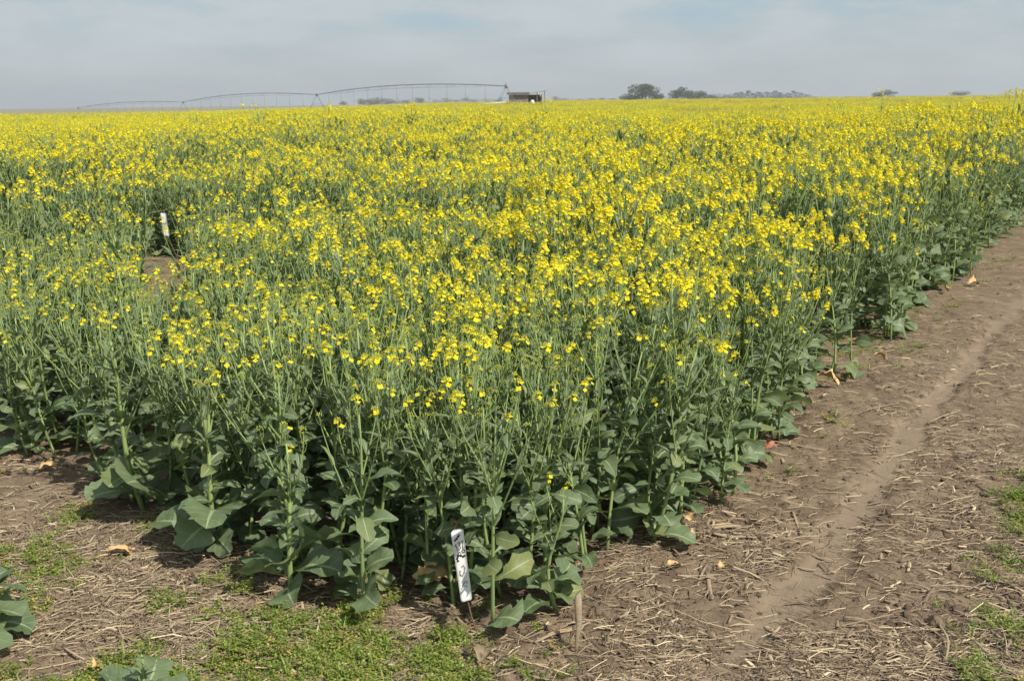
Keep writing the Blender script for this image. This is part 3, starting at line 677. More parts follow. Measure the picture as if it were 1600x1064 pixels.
STROKES = [
 ('marker_smear', [(0.18, 0.145), (0.34, 0.13), (0.52, 0.10), (0.66, 0.075)], 0.20, M_INK),
 ('digit', [(0.16, 0.225), (0.27, 0.185), (0.29, 0.225), (0.31, 0.285)], 0.07, M_INK),
 ('digit', [(0.40, 0.19), (0.52, 0.172), (0.58, 0.188), (0.50, 0.218), (0.60, 0.24), (0.56, 0.27), (0.42, 0.28)], 0.07, M_INK),
 ('digit', [(0.68, 0.185), (0.78, 0.165), (0.86, 0.185), (0.80, 0.225), (0.71, 0.268), (0.80, 0.268), (0.93, 0.258)], 0.07, M_INK),
 ('marker_smear', [(0.26, 0.44), (0.20, 0.40), (0.22, 0.37), (0.42, 0.35), (0.62, 0.375), (0.80, 0.39), (0.86, 0.365)], 0.21, M_INK),
 ('marker_smear', [(0.72, 0.335), (0.66, 0.315), (0.74, 0.285), (0.86, 0.285), (0.88, 0.32), (0.76, 0.338)], 0.10, M_INK),
 ('marker_smear', [(0.30, 0.35), (0.45, 0.31), (0.58, 0.33)], 0.09, M_INK),
 ('faded_mark', [(0.30, 0.565), (0.24, 0.61), (0.34, 0.655), (0.52, 0.64), (0.66, 0.59), (0.72, 0.53), (0.58, 0.505), (0.46, 0.53)], 0.15, M_INKF),
 ('faded_mark', [(0.22, 0.835), (0.28, 0.79), (0.44, 0.765), (0.58, 0.735), (0.74, 0.73), (0.72, 0.775)], 0.11, M_INKF),
 ('faded_mark', [(0.50, 0.80), (0.64, 0.79), (0.72, 0.81)], 0.09, M_INKF),
]
stake(b0, (709.5, 819), b0.y - 0.012, [(704, 829), (723.5, 824), (738, 937), (720.5, 942)], STROKES, 'leaning white plot stake marked 132 on rusty wire at the front of the canola')
sm = [('marker_smear', [(0.2, 0.45), (0.5, 0.5), (0.8, 0.42)], 0.3, M_INKF)]
def far_stake(px, top, bot, w, Yd, label, lean=4):
    g = on_ray(px + lean, Yd); bz = gz(*g)
    stake(Vector((g[0], g[1], bz)), (px, top - 3), Yd, [(px - w / 2, top), (px + w / 2, top), (px + lean + w / 2, bot), (px + lean - w / 2, bot)], sm, label)
far_stake(255, 333, 369, 9, 10.6, 'white plot stake standing among flowers at the edge of the grassy alley', 5)
far_stake(644, 287, 304, 5, 15.0, 'small white plot stake half hidden by canola in the second alley', 2)
far_stake(560.5, 229, 239, 3.5, 26.0, 'tiny white plot stake far back between flowering canola plots', 1)

# ------------------------------------------------------------------ residue on the soil: straw, flakes, clods, weeds
def on_ground_pts(nn, fn):
    """random visible ground points: fn(u, v) gives the keep probability"""
    px = rng.uniform(-60, 1660, nn * 3); py = rng.uniform(330, 1110, nn * 3); o = []
    a = (px - 800) / F; b_ = (532 - py) / F; A = a * ca + b_ * sa; B = b_ * ca - a * sa
    dz = -sp + B * cp; dy = cp + B * sp; t_ = -CAMH / dz; x = A * t_; y = dy * t_
    u, v = xy2uv(x, y); k = rng.uniform(0, 1, len(x)) < fn(u, v, x, y)
    return x[k], y[k]
def bare(u, v, x, y):
    out = (v < 1.75) | (u < 2.75) | ((u > 6.15) & (u < 7.2))
    return np.where(out, 1.0, 0.10)
def off_path(v, w=0.06): return 1 - 0.8 * np.exp(-((v - PATH_V) / w) ** 2)
x, y = on_ground_pts(28000, lambda u, v, x, y: bare(u, v, x, y) * off_path(v) * (0.25 + 0.75 * sst(fbm(x * 2.2, y * 2.2, 3, 50), 0.35, 0.6)) * 0.75 * np.where(u < 2.5, 1.3, 1))
z = ground_z(x, y); V = []; Fa = []; A = []; n0 = 0
for i in range(len(x)):
    L = min(0.03 + rng.exponential(0.03), 0.2); fl = rng.uniform() < 0.13; w = rng.uniform(0.0006, 0.0017) * (3.2 if fl else 1); L *= 0.8 if fl else 1
    az = rng.normal(-0.35, 0.9) if rng.uniform() < 0.6 else rng.uniform(0, 6.28); tl = rng.normal(0, 0.12); cv = rng.normal(0, 0.12)
    d = np.array([math.cos(az) * math.cos(tl), math.sin(az) * math.cos(tl), math.sin(tl)]); e = np.array([-math.sin(az), math.cos(az), 0])
    c = np.array([x[i], y[i], z[i] + 0.003 + rng.uniform(0, 0.010)])
    for f in (-0.5, 0.0, 0.5):
        q = c + d * L * f + e * cv * L * (0.5 - abs(f)) + np.array([0, 0, 0.15 * L * (0.5 - abs(f)) * rng.uniform(0, 1)])
        V += [q + e * w, q - e * w, q + np.array([0, 0, (0.4 if fl else 1.3) * w])]
    for s_ in (0, 3): Fa += [(n0 + s_ + a, n0 + s_ + b_, n0 + s_ + 3 + b_, n0 + s_ + 3 + a) for a, b_ in ((0, 1), (1, 2), (2, 0))]
    rn = np.clip(rng.beta(2.0, 1.9), 0, 1); A += [(0, 0, rn)] * 9; n0 += 9
tag(obj('straw_residue', make_mesh('straw_residue', np.array(V), Fa, [0] * len(Fa), np.array(A), [M_STRAW], False)), 'scattered dry straw and crop residue lying over the bare soil', 'straw', None, 'stuff')

def lump_geo(r, sub=2, amp=0.3):
    import bmesh
    bm = bmesh.new(); bmesh.ops.create_icosphere(bm, subdivisions=sub, radius=1.0)
    V = np.array([v.co[:] for v in bm.verts]); Fa = [tuple(v.index for v in f.verts) for f in bm.faces]; bm.free()
    k = r.uniform(0, 50, 3)
    nn = fbm(V[:, 0] * 1.4 + k[0] + V[:, 2], V[:, 1] * 1.4 + k[1] - V[:, 2] * .7, 3, int(r.integers(99))) - 0.5
    V = V * (1 + amp * 2 * nn)[:, None]
    for _ in range(5):       # broken facets
        d = r.normal(0, 1, 3); d /= np.linalg.norm(d); h = r.uniform(0.45, 0.8); q = V @ d - h; V = V - np.clip(q, 0, None)[:, None] * d * 0.9
    return V * (1, r.uniform(0.7, 1), r.uniform(0.55, 0.8)), Fa
clod_me = []
for k in range(6):
    Vc, Fc = lump_geo(r2, 2); clod_me.append(make_mesh('soil_clod', Vc, Fc, [0] * len(Fc), np.zeros((len(Vc), 3)), [M_CLOD], False))
x, y = on_ground_pts(8000, lambda u, v, x, y: bare(u, v, x, y) * off_path(v, 0.05) * np.where(v < 0.75, 0.9, np.where(v < 1.75, 0.55, 0.18)) * (0.2 + 0.8 * sst(fbm(x * 3, y * 3, 2, 61), 0.4, 0.6)))
sc = np.minimum(0.0036 * np.exp(rng.normal(0.2, 0.68, len(x))), 0.016); v_ = xy2uv(x, y)[1]; sc *= np.where(v_ < 0.6, 1.7, 1.15)
scatter('soil_crumbs', clod_me, np.stack([x, y, ground_z(x, y) - sc * 0.05], -1), rng.uniform(-3, 3, (len(x), 3)) * (0.3, 0.3, 1), sc, rng.integers(0, 6, len(x)), 'loose crumbs of brown soil strewn over the bare ground', 'soil crumbs')

def weed_geo(r, mt_i, tall=1.0):
    mb = MB()
    for st_ in range(r.integers(5, 8)):
        az = r.uniform(0, 6.28); L = r.uniform(0.02, 0.05); el = r.uniform(0.3, 1.1)
        d = np.array([math.cos(az) * math.cos(el), math.sin(az) * math.cos(el), math.sin(el) * tall]); P = [np.zeros(3), d * L * 0.6, d * L + np.array([0, 0, -0.002])]
        mb.add(*tube(P, [0.0007, 0.0006, 0.0005], 3, False, r.uniform()))
        for q in range(6):
            c = d * L * (0.25 + 0.15 * q); a2 = az + (1.57 if q % 2 else -1.57) + r.uniform(-.5, .5); e2 = r.uniform(-0.1, 0.6); s_ = r.uniform(0.004, 0.008)
            f = np.array([math.cos(a2) * math.cos(e2), math.sin(a2) * math.cos(e2), math.sin(e2)]); g = np.array([-math.sin(a2), math.cos(a2), 0]) * s_ * 0.42
            mb.add([c, c + f * s_ * .55 + g, c + f * s_ * 1.15, c + f * s_ * .55 - g], [(0, 3, 2, 1)], 0, np.tile([0, 0, r.uniform()], (4, 1)))
    return mb.mesh('weed_sprig', [mt_i])
def tuft_geo(r):
    mb = MB()
    for q in range(9):
        az = r.uniform(0, 6.28); L = r.uniform(0.02, 0.055); el = r.uniform(0.5, 1.3); d = np.array([math.cos(az) * math.cos(el), math.sin(az) * math.cos(el), math.sin(el)]); g = np.array([-math.sin(az), math.cos(az), 0]) * 0.0014
        p1 = d * L * 0.6; p2 = d * L + np.array([math.cos(az), math.sin(az), -0.6]) * L * 0.2
        mb.add([-g, g, p1 + g, p1 - g, p2], [(0, 1, 2, 3), (3, 2, 4)], 0, np.tile([0, 0, r.uniform()], (5, 1)))
    return mb.mesh('grass_tuft', [M_WEED])
weeds = [weed_geo(r2, M_WEED) for _ in range(4)] + [tuft_geo(r2)] + [weed_geo(r2, M_WEEDTAN, 0.7) for _ in range(2)]
x, y = on_ground_pts(26000, lambda u, v, x, y: bare(u, v, x, y) * weed_mask(x, y) * (0.30 + 0.5 * sst(fbm(x * 9, y * 9, 2, 44), 0.35, 0.65)))
tanm = np.exp(-(((x - 1.42) / 0.22) ** 2 + ((y - 3.6) / 0.25) ** 2)) + 0.12
ii = np.where(rng.uniform(0, 1, len(x)) < tanm, rng.integers(5, 7, len(x)), rng.choice([0, 0, 0, 1, 1, 1, 2, 2, 2, 3, 3, 3, 4], len(x)))
scatter('ground_weeds', weeds, np.stack([x, y, ground_z(x, y) - 0.002], -1), np.stack([rng.normal(0, .2, len(x)), rng.normal(0, .2, len(x)), rng.uniform(0, 6.28, len(x))], -1), rng.uniform(0.5, 1.5, len(x)), ii, 'low bright green chickweed mats creeping over the soil', 'weeds')
print('straw', n0 // 9, 'weeds', len(x))

# ---- larger clods, one by one
for px, py, s_, lab in ((1490, 892, 0.030, 'large dark soil clod beside a long stalk near the green weeds'), (1462, 975, 0.036, 'largest dark soil clod lying among crossing stalks'), (1420, 1030, 0.026, 'brown soil clod in the loose tilled soil below the largest clod'),
        (1560, 905, 0.022, 'soil clod half covered by green weeds'), (1580, 800, 0.026, 'soil clod above the weed patch on the tilled side'), (1215, 810, 0.02, 'soil clod close to the track edge among stalk pieces'),
        (1230, 1010, 0.016, 'small clod casting shade on the smooth dusty track'), (1365, 905, 0.02, 'greyish clod resting just past the dusty track'), (1555, 750, 0.022, 'soil clod on the tilled side with straw around it'), (1330, 775, 0.018, 'low clod in the middle of the dusty track')):
    g = gnd(px, py); Vc, Fc = lump_geo(r2, 3, 0.38)
    o = obj('soil_clod', make_mesh('soil_clod', Vc * s_, Fc, [0] * len(Fc), np.zeros((len(Vc), 3)), [M_CLOD], False)); o.location = (g.x, g.y, gz(g.x, g.y) + s_ * 0.25); o.rotation_euler = (0, 0, px)
    tag(o, lab, 'soil clod')

# ---- stalk pieces
def stalk(p0, p1, w, label, up=0.006, bend=0.0, group=None, split=False):
    a, b_ = gnd(*p0), gnd(*p1); a.z = gz(a.x, a.y) + up; b_.z = gz(b_.x, b_.y) + up; d = b_ - a; L = d.length; n = 9
    s_ = np.linspace(0, 1, n); side = np.array([-d.y, d.x, 0]) / L
    P = np.array(a)[None] + s_[:, None] * np.array(d)[None] + (np.sin(s_ * PI) * bend * L)[:, None] * side + np.stack([0 * s_, 0 * s_, 0.004 * np.sin(s_ * 7 + p0[0])], -1)
    P -= np.array(a); r = w * (1 - 0.18 * s_ + 0.12 * np.sin(s_ * 11 + p0[1]))
    V, Fa, A = tube(P, r, 7)
    # flattened and split open like a weathered maize stalk
    c = np.repeat(P, 7, 0); V = V.copy(); V[:, 2] = c[:, 2] + (V[:, 2] - c[:, 2]) * 0.55
    V += rng.normal(0, w * 0.08, V.shape)
    e = bpy.data.objects.new('dead_stalk', None); SC.collection.objects.link(e); e.location = a; tag(e, label, 'dead stalk', group)
    obj('stalk', MB().add(V, Fa, 0, A).mesh('stalk', [M_STALK]), e)
    if split:
        q = P[2:8] + side * w * 0.9 + (0, 0, w * 0.5); V, Fa, A = tube(q, w * 0.4, 5); V[:, 2] = np.repeat(q, 5, 0)[:, 2] + (V[:, 2] - np.repeat(q, 5, 0)[:, 2]) * .4
        obj('peeled_strip', MB().add(V, Fa, 0, A).mesh('peeled_strip', [M_DRY]), e)
stalk((1052, 838), (1156, 824), 0.013, 'thick split grey stalk lying just outside the plot edge', 0.010, 0.0, None, True)
stalk((1114, 843), (1182, 846), 0.008, 'shorter brown stalk parallel to the thick split stalk')
stalk((1105, 892), (1111, 938), 0.009, 'upturned brown stalk stub in bare soil near the track')
stalk((1104, 876), (1090, 912), 0.005, 'thin curved stalk leaning against the upturned stub')
stalk((835, 1012), (921, 980), 0.006, 'pale dry stalk reaching from the plot corner onto the path', 0.008, 0.0, None, True)
stalk((1205, 808), (1222, 832), 0.008, 'grey bark-like stalk piece beside the track')
stalk((1238, 802), (1252, 838), 0.006, 'dark slanting stalk piece near the dusty track')
stalk((1392, 800), (1428, 780), 0.005, 'pale bent straw stalk on the far side of the track')
stalk((1500, 985), (1545, 1022), 0.006, 'long grey stalk crossing the green weed patch')
stalk((1455, 968), (1476, 1045), 0.004, 'thin curving stalk over the large clod', 0.02, 0.08)
stalk((1398, 915), (1455, 928), 0.004, 'slim stalk pointing at the large clod', 0.012, 0.06)
stalk((192, 1012), (300, 972), 0.004, 'long thin dry stem lying across the green weeds', 0.012, 0.05)
stalk((127, 950), (165, 945), 0.004, 'short dry twig in the weeds near the big rosette')
stalk((285, 955), (318, 982), 0.006, 'stubby grey stalk piece between weeds and the low spreading plant')
stalk((100, 1022), (160, 1032), 0.004, 'curved grey twig lying among weeds and straw', 0.012, -0.12)
stalk((128, 890), (162, 912), 0.007, 'flat torn stalk sheath on straw below the corner plant', 0.007)
stalk((203, 889), (228, 903), 0.006, 'tan stalk segment on straw beside the corner plant')
stalk((1450, 660), (1500, 640), 0.006, 'grey stalk beyond the track under straw', 0.01)
stalk((1330, 650), (1405, 628), 0.004, 'thin straw stem lying across the path beside the plot')
stalk((1180, 690), (1290, 700), 0.005, 'dark stalk parallel to the plot edge on brown soil')
# the upright dead stub at the plot corner
g = gnd(903, 1018); g.z = gz(g.x, g.y)
P = np.array([(-0.008, 0, -0.03), (-0.004, 0, 0.03), (0.001, 0.004, 0.07), (0.003, 0.01, 0.10), (0.001, 0.018, 0.14), (0.002, 0.025, 0.18)]); V, Fa, A = tube(P, [0.004, 0.005, 0.008, 0.010, 0.0125, 0.012], 9); V[-9:, 2] += rng.uniform(-.02, .02, 9); V += rng.normal(0, .0012, V.shape); V[:, 1] = np.repeat(P, 9, 0)[:, 1] + (V[:, 1] - np.repeat(P, 9, 0)[:, 1]) * .5
o = obj('dead_stalk', MB().add(V, Fa, 0, A).mesh('dead_stalk', [M_STALK]), None, g); tag(o, 'upright brown dead stalk standing at the plot corner near the stake', 'dead stalk')

# ---- dry and discoloured leaves
def dry_leaf(px, py, L, Wd, mt, label, az=None, lift=0.004, tilt=0.2, seed=0, curl=1.0):
    r = np.random.default_rng(seed + int(px)); g = gnd(px, py); g.z = gz(g.x, g.y) + lift
    V, Fa, A = leaf_geo(L, Wd, 'mid', 0.5 * curl, 1.6 * curl, r, 9, 6)
    V[:, 0] -= L * 0.45; V[:, 2] -= V[:, 2].min(); V += r.normal(0, L * 0.032, V.shape); V[:, 2] += 0.25 * L * curl * (V[:, 1] / Wd * 2) ** 2 * 0.4
    o = obj('dry_leaf', make_mesh('dry_leaf', V, Fa, [0] * len(Fa), A, [mt])); o.location = g; o.rotation_euler = (r.normal(0, tilt), r.normal(0, tilt), r.uniform(0, 6.28) if az is None else az)
    tag(o, label, 'dry leaf')
dry_leaf(676, 932, 0.12, 0.085, M_DRY, 'large crumpled tan leaf lying behind the numbered stake', 0.1, 0.05, 0.35, 3, 0.55)
dry_leaf(744, 1032, 0.10, 0.045, M_DRYBROWN, 'withered brown leaf hanging at the foot of the numbered stake', -1.3, 0.015)
dry_leaf(1293, 606, 0.16, 0.08, M_DRY, 'large curled tan leaf at the path edge below green leaves', -0.6, 0.02)
dry_leaf(1080, 682, 0.13, 0.10, M_DRY, 'rounded orange-tan leaf standing on edge at the plot side', 0.4, 0.03, 0.5)
dry_leaf(108, 700, 0.10, 0.06, M_DRY, 'pale tan leaf under the plants of the neighbouring plot', 0.9, 0.03, 0.4)
dry_leaf(78, 742, 0.09, 0.05, M_DRY, 'small orange-brown leaf on soil at the neighbouring plot edge', 0.2, 0.012)
dry_leaf(1205, 702, 0.08, 0.05, M_DRYRED, 'pinkish red leaf on the soil at the plot side', 0.5)
dry_leaf(1340, 540, 0.10, 0.05, M_DRYRED, 'dark red leaf lying in the alley opening beside the path', 0.3)
dry_leaf(872, 940, 0.06, 0.04, M_DRYRED, 'faded pink leaf low on the plot corner plant', 1.2, 0.06, 0.5)
dry_leaf(1072, 816, 0.06, 0.035, M_DRY, 'small tan leaf near the thick split stalk', 2.0)
dry_leaf(1084, 846, 0.05, 0.035, M_DRY, 'small cream leaf tucked under the thick split stalk', 0.7)
dry_leaf(1052, 886, 0.07, 0.03, M_DRY, 'pinkish tan leaf on smooth bare soil', 0.3)
dry_leaf(1128, 884, 0.05, 0.035, M_DRY, 'yellowish leaf beside the upturned stalk stub', 1.0)
dry_leaf(1375, 566, 0.10, 0.04, M_DRY, 'pale tan leaf on straw where the path passes the alley', 0.4)
dry_leaf(1520, 448, 0.13, 0.06, M_DRY, 'tan fallen leaf below the bushy blue-green plant', 0.3, 0.01)
dry_leaf(1480, 462, 0.13, 0.05, M_DRY, 'cream fallen leaf along the far plot edge', 1.3, 0.01)
dry_leaf(430, 905, 0.06, 0.03, M_YELLOWLEAF, 'bright yellow withering leaf above the low spreading plant', 0.5, 0.04, 0.5)
dry_leaf(188, 866, 0.10, 0.03, M_DRY, 'long tan husk on straw below the corner plant', 0.35)
dry_leaf(146, 1052, 0.06, 0.03, M_DRY, 'small tan leaf scrap in the weeds near the small rosette', 0.6)
dry_leaf(975, 838, 0.07, 0.035, M_DRY, 'tan leaf in the shade of the plot edge plants', 0.6, 0.02)
dry_leaf(1225, 662, 0.07, 0.05, M_DRY, 'round cream leaf at the plot side among red leaves', 0.2, 0.02)

# ------------------------------------------------------------------ far things: trees, shed, pivot irrigator
M_BARK = simple_mat('far_bark', (0.10, 0.08, 0.065), (0.17, 0.14, 0.11), 3, 0.9, 0.1, 0)
def crown_mat(name, c1, c2):
    mt, t, n, l, b = mat_new(name); s_, a_, r_ = lcattr(t); l.new(mixc(t, r_, c1, c2), b.inputs['Base Color']); b.inputs['Roughness'].default_value = 0.8; b.inputs['Specular IOR Level'].default_value = 0.1; return mt
M_CROWN = crown_mat('far_crown', (0.05, 0.065, 0.04), (0.10, 0.115, 0.065)); M_EVER = crown_mat('far_evergreen', (0.035, 0.055, 0.04), (0.06, 0.085, 0.055)); M_TWIG = crown_mat('far_bare_crown', (0.13, 0.105, 0.08), (0.19, 0.16, 0.115))
def tree(px, top, wpx, D, kind, label, group=None):
    r = np.random.default_rng(int(px * 7)); x, y = on_ray(px, D); z0 = float(terrain(x, y)); d = ray(px, top); H = (CAMH + d.z / d.y * D - z0) * 1.16; Wd = wpx / F * D * 1.55
    e = bpy.data.objects.new('tree', None); SC.collection.objects.link(e); e.location = (x, y, z0); tag(e, label, 'tree', group)
    tk = MB(); rt = max(0.12, H * 0.022)
    tk.add(*tube([(0, 0, -0.2), (0.05 * H * r.normal(0, .4), 0, H * 0.35), (r.normal(0, .03) * H, 0, H * 0.8)], [rt * 1.3, rt, rt * 0.3], 7))
    lobes = []
    if kind == 'evergreen':
        for k in range(6): f = k / 5; lobes.append((np.array([r.normal(0, .05) * Wd, r.normal(0, .05) * Wd, H * (0.16 + 0.76 * f)]), Wd * 0.5 * (1.05 - 0.8 * f), H * 0.13))
    else:
        for k in range(r.integers(13, 18)):
            a = r.uniform(0, 6.28); q = math.sqrt(r.uniform(0, 1)) * Wd * 0.36; zz = H * (0.14 + 0.68 * r.uniform() * (1 - 0.75 * (q / (Wd * .5)) ** 2)); c = np.array([math.cos(a) * q, math.sin(a) * q, zz]); lobes.append((c, Wd * r.uniform(0.15, 0.24), H * r.uniform(0.12, 0.2)))
            tk.add(*tube([(0, 0, H * r.uniform(0.2, 0.4)), tuple(c * (0.6, 0.6, 0.85)), tuple(c)], [rt * 0.5, rt * 0.3, rt * 0.1], 4))
    obj('trunk', tk.mesh('trunk', [M_BARK]), e)
    cr = MB(); per = 130 if kind != 'bare' else 120
    for c, ra, rh in lobes:
        sh = r.uniform(0.15, 0.85)
        for q in range(per):
            n_ = r.normal(0, 1, 3); n_ /= np.linalg.norm(n_); p = c + n_ * (ra, ra, rh) * r.uniform(0.5, 1.08); s_ = r.uniform(0.16, 0.42) * (0.7 if kind == 'bare' else 1) * H / 8
            a = r.normal(0, 1, 3); a /= np.linalg.norm(a); b_ = np.cross(a, r.normal(0, 1, 3)); b_ /= np.linalg.norm(b_)
            cr.add([p + a * s_, p + b_ * s_ * .7, p - a * s_, p - b_ * s_ * .7], [(0, 1, 2, 3)], 0, np.tile([0, 0, np.clip(sh + r.normal(0, .15), 0, 1)], (4, 1)))
    obj('crown', cr.mesh('crown', [{'evergreen': M_EVER, 'bare': M_TWIG}.get(kind, M_CROWN)], False), e)
tree(1004, 128.5, 36, 480, 'broad', 'tallest round-topped tree on the horizon, at the end of the tree line')
tree(984, 146, 26, 490, 'broad', 'low rounded tree leaning out from under the tallest horizon tree'); tree(1026, 143, 18, 470, 'broad', 'shorter tree tucked against the tallest horizon tree, on the shed\'s far side')
tree(1064, 138, 24, 500, 'broad', 'upright tree starting the long windbreak'); tree(1082, 140, 28, 510, 'broad', 'wide tree second in the windbreak, beside its upright end tree'); tree(1100, 145, 22, 520, 'broad', 'lower tree between the wide windbreak tree and the bare brown one')
tree(1130, 145, 40, 540, 'bare', 'brownish leafless tree before the evergreen windbreak row'); tree(1118, 148, 24, 545, 'bare', 'small brownish leafless tree beside the larger bare one')
for px, tp in ((1148, 147), (1158, 146), (1169, 144), (1181, 146), (1190, 146.5), (1199, 145.5), (1210, 144.5), (1219, 146.5), (1229, 147), (1243, 144.5), (1253, 147), (1264, 149)):
    tree(px, tp, 19, 560, 'evergreen', 'dark evergreen tree in the windbreak row on the horizon', 'evergreen trees of the windbreak row')
tree(1373, 143, 18, 600, 'broad', 'lone dark tree on the horizon, smaller half of a pair'); tree(1387, 141, 22, 600, 'broad', 'lone dark tree on the horizon, larger half of a pair'); tree(1500, 142, 22, 620, 'broad', 'small round dark tree standing alone far along the horizon')
for px, tp, w in ((1046, 150, 18), (1112, 150, 20), (1140, 150, 18), (1205, 150.5, 22), (1235, 150.5, 22), (1274, 151, 14), (1325, 150.5, 14), (1340, 151, 20), (1420, 151, 18), (1530, 150, 16), (1560, 149.5, 22), (1586, 149.5, 18), (868, 151, 12), (880, 153, 14), (903, 154, 20), (925, 153, 16), (940, 152.5, 10), (958, 153, 16)):
    tree(px, tp, w, 760, 'bare', 'low hazy scrubby tree on the open horizon', 'hazy scrub trees along the open horizon')
for px, tp, w in ((568, 152.5, 16), (580, 153, 16), (590, 151.5, 18), (603, 154, 18), (620, 154.5, 22), (636, 155, 18), (657, 150, 15), (677, 155, 20), (696, 153, 18), (712, 155.5, 16), (730, 152.5, 18), (741, 154, 14), (762, 154.5, 20), (778, 155, 16), (536, 158.5, 10)):
    tree(px, tp, w, 800, 'bare', 'hazy brown leafless tree under the irrigation span', 'hazy leafless trees under the irrigation span')

M_STEEL = simple_mat('galvanised_steel', (0.17, 0.18, 0.19), (0.25, 0.26, 0.27), 3, 0.6, 0.3, 0, metal=0.2); M_TYRE = simple_mat('tyre_rubber', (0.03, 0.03, 0.03), (0.05, 0.05, 0.05), 8, 0.85, 0.2, 0)
M_HOSE = simple_mat('drop_hose', (0.20, 0.21, 0.22), (0.26, 0.27, 0.28), 3, 0.7, 0.2, 0); M_BLUE = simple_mat('blue_panel', (0.12, 0.28, 0.42), (0.16, 0.33, 0.47), 5, 0.5, 0.3, 0); M_WHITEP = simple_mat('white_paint', (0.68, 0.70, 0.70), (0.78, 0.78, 0.76), 3, 0.6, 0.3, 0)
pv = bpy.data.objects.new('irrigation_machine', None); SC.collection.objects.link(pv); tag(pv, 'long centre-pivot irrigation machine with arched spans over the far field', 'irrigation machine')
TW = []
for px, py, D in ((791, 135, 135), (495, 148.5, 185), (286, 160, 240), (122, 169, 300)):
    p = at_depth(px, py, D); TW.append(p)
pv.location = (TW[0].x, TW[0].y, float(terrain(TW[0].x, TW[0].y))); O = pv.location.copy()
for i in range(3):
    a, b_ = TW[i] - O, TW[i + 1] - O; L = (b_ - a).length; n = 17; s_ = np.linspace(0, 1, n)
    rise = (0.85, 0.95, 0.75)[i]
    P = np.array(a)[None] * (1 - s_)[:, None] + np.array(b_)[None] * s_[:, None]; P[:, 2] += rise * 4 * s_ * (1 - s_)
    obj('span_pipe', MB().add(*tube(P, 0.062, 6)).mesh('span_pipe', [M_STEEL]), pv)
    dirv = np.array(b_ - a) / L; side = np.array([-dirv[1], dirv[0], 0]); mb = MB()
    for k in range(1, 9):
        f = k / 9; c = np.array([np.interp(f, s_, P[:, q]) for q in range(3)]); dp = 0.45 * (4 * f * (1 - f)) ** 0.5
        for sg in (1, -1): mb.add(*bar(c, c + side * sg * 0.45 - (0, 0, dp), 0.022))
        if k < 8:
            f2 = (k + 1) / 9; c2 = np.array([np.interp(f2, s_, P[:, q]) for q in range(3)]); dp2 = 0.45 * (4 * f2 * (1 - f2)) ** 0.5
            for sg in (1, -1): mb.add(*bar(c + side * sg * 0.45 - (0, 0, dp), c2 + side * sg * 0.45 - (0, 0, dp2), 0.014))
    obj('truss', mb.mesh('truss', [M_STEEL]), pv)
    for k in range(1, 12):
        f = k / 12; c = np.array([np.interp(f, s_, P[:, q]) for q in range(3)]); V, Fa, A = tube([c, c + (0, 0.05, -1.0), c + (0, 0.05, -1.9)], 0.018, 4); mb = MB().add(V, Fa, 0, A); V, Fa, A = tube([c + (0, 0.05, -1.9), c + (0, 0.05, -2.1)], [0.05, 0.09], 6); mb.add(V, Fa, 0, A)
        obj('drop_hose', mb.mesh('drop_hose', [M_HOSE]), pv)
for i, p in enumerate(TW):
    dirv = np.array(TW[min(i + 1, 3)] - TW[max(i - 1, 0)]); dirv /= np.linalg.norm(dirv); side = np.array([-dirv[1], dirv[0], 0]); side /= np.linalg.norm(side); g0 = float(terrain(p.x, p.y)); q = np.array(p - O); h = p.z - g0; zb = g0 - O.z
    mb = MB()
    for sg in (1, -1):
        for o_ in (0.35, -0.35): mb.add(*bar(q + dirv * o_ * .3, np.array([q[0], q[1], zb + 0.55]) + side * sg * 1.7 + dirv * o_, 0.05))
    mb.add(*bar(np.array([q[0], q[1], zb + 0.55]) - side * 1.9, np.array([q[0], q[1], zb + 0.55]) + side * 1.9, 0.07)); mb.add(*bar(q - (0, 0, h * .45) - side * .8, q - (0, 0, h * .45) + side * .8, 0.04))
    mb.add(*tube([q - (0, 0, .25), q + (0, 0, .25)], 0.2, 8)); obj('tower', mb.mesh('tower', [M_STEEL]), pv)
    if i:
        for sg in (1, -1):
            c = np.array([q[0], q[1], zb + 0.55]) + side * sg * 1.9; P = [c + (side * math.cos(a) + np.array([0, 0, 1]) * math.sin(a)) * 0.42 for a in np.linspace(0, 2 * PI, 15)]; obj('wheel', MB().add(*tube(P, 0.14, 6, False)).mesh('wheel', [M_TYRE]), pv)
    else:
        mb = MB(); V, Fa = box(-.35, .05, -.2, .2, 1.35, 1.85); V = np.array(V) + np.array([q[0] - 0.55, q[1] - 0.6, zb]); mb.add(V, Fa); obj('control_panel', mb.mesh('control_panel', [M_BLUE], False), pv)
        mb = MB(); mb.add(*tube([q - (0, 0, 0.2), q + (0, 0, 0.55)], 0.05, 6)); obj('riser_pipe', mb.mesh('riser_pipe', [M_STEEL]), pv)
# white pipe on supports beside the pivot
p0, p1 = at_depth(752, 163.5, 122), at_depth(790, 160, 122); e = bpy.data.objects.new('supply_pipe', None); SC.collection.objects.link(e); e.location = (p0.x, p0.y, float(terrain(p0.x, p0.y))); O = e.location
tag(e, 'white supply pipe lying on low posts beside the pivot tower', 'pipe')
obj('pipe', MB().add(*tube([p0 - O, p1 - O], 0.045, 8)).mesh('pipe', [M_WHITEP]), e)
for f in (0.1, 0.9):
    c = p0.lerp(p1, f) - O; obj('post', MB().add(*tube([(c.x, c.y, -0.1), (c.x, c.y, c.z)], 0.05, 6)).mesh('post', [M_STEEL]), e)

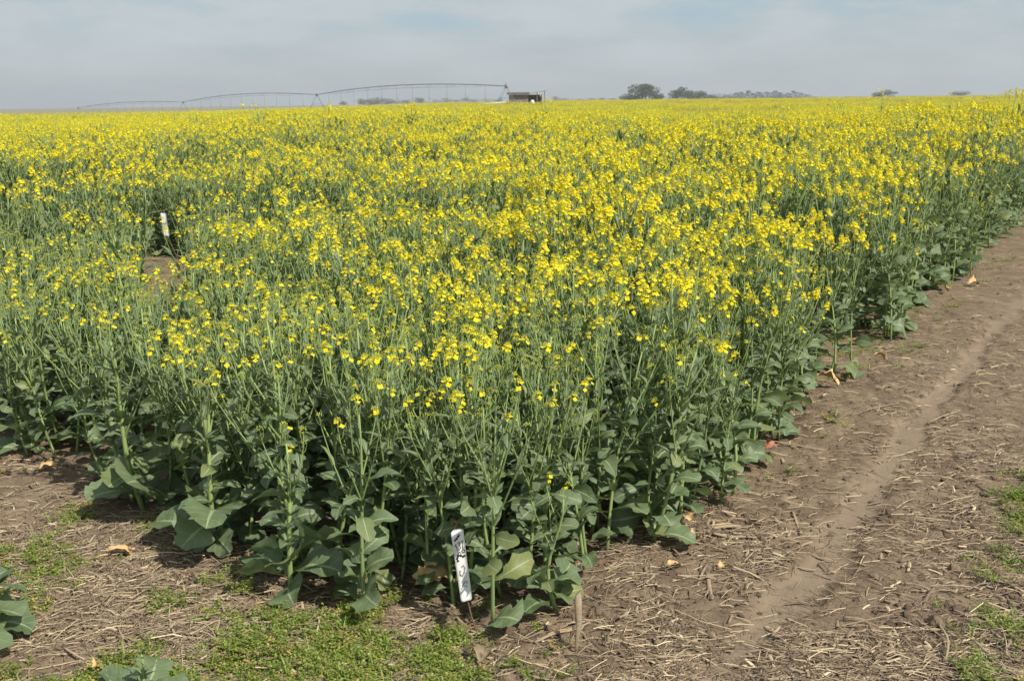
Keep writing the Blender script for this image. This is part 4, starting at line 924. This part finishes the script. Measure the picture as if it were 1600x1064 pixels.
M_SHEDW = simple_mat('shed_boards', (0.20, 0.16, 0.13), (0.30, 0.25, 0.21), 2.5, 0.9, 0.1, 0, stretch=(6, 6, 0.5)); M_ROOFD = simple_mat('shed_roof_dark', (0.11, 0.095, 0.085), (0.16, 0.14, 0.12), 1.5, 0.8, 0.2, 0); M_ROOFT = simple_mat('shed_roof_tan', (0.30, 0.25, 0.19), (0.38, 0.32, 0.25), 1.5, 0.8, 0.2, 0)
e = bpy.data.objects.new('shed', None); SC.collection.objects.link(e); c = on_ray(823, 142); e.location = (c[0], c[1], 0); tag(e, 'low brown open-fronted shed with dark roof and raised tan lean-to', 'shed')
for k, (x0, x1, y0, y1) in enumerate(((-2.4, 0.2, 2.9, 3.0), (-2.4, -2.3, 0.0, 2.9), (0.2, 2.1, 2.9, 3.0), (0.1, 0.2, 0.0, 2.9), (-2.3, 0.1, 0.0, 0.1), (2.0, 2.1, 1.5, 2.9))):
    V, Fa = box(x0, x1, y0, y1, 0, 2.18); obj('wall', MB().add(V, Fa).mesh('wall', [M_SHEDW], False), e)
V, Fa = box(-2.7, 0.4, -0.4, 3.3, 2.2, 2.42); V = np.array(V); V[:, 2] += (V[:, 1] > 1) * 0.12; obj('roof', MB().add(V, Fa).mesh('roof', [M_ROOFD], False), e)
V, Fa = box(0.42, 2.75, -0.4, 3.3, 2.28, 2.38); V = np.array(V); V[:, 2] += np.where(V[:, 0] > 1.5, 0.38, 0.0); obj('lean_to_roof', MB().add(V, Fa).mesh('lean_to_roof', [M_ROOFT], False), e)
for x0 in (1.35, 2.35): V, Fa = box(x0, x0 + .1, -0.1, 0.0, 0, 2.3 + (x0 - .42) / 2.33 * .38); obj('post', MB().add(V, Fa).mesh('post', [M_SHEDW], False), e)
c = on_ray(832, 136); V, Fa, A = tube([(0, 0, 0), (0, 0, 1.2), (0, 0, 1.42), (0, 0, 1.5)], [0.26, 0.26, 0.2, 0.06], 12); o = obj('white_tank', MB().add(V, Fa, 0, A).mesh('white_tank', [M_WHITEP]), None, (c[0], c[1], 0)); tag(o, 'small white upright tank in front of the brown shed', 'tank')

# ------------------------------------------------------------------ haze
M_HAZE = bpy.data.materials.new('haze'); M_HAZE.use_nodes = True; t = M_HAZE.node_tree; t.nodes.clear()
ov = t.nodes.new('ShaderNodeOutputMaterial'); vo = t.nodes.new('ShaderNodeVolumePrincipled'); vo.inputs['Color'].default_value = (0.92, 0.95, 1.0, 1); vo.inputs['Density'].default_value = 0.0005; vo.inputs['Anisotropy'].default_value = 0.3
t.links.new(vo.outputs[0], ov.inputs['Volume'])
V, Fa = box(-1300, 1300, -330, 1340, -5, 14); o = obj('haze', MB().add(V, Fa).mesh('haze', [M_HAZE], False)); tag(o, 'thin pale haze over the far field', 'haze', None, 'stuff')
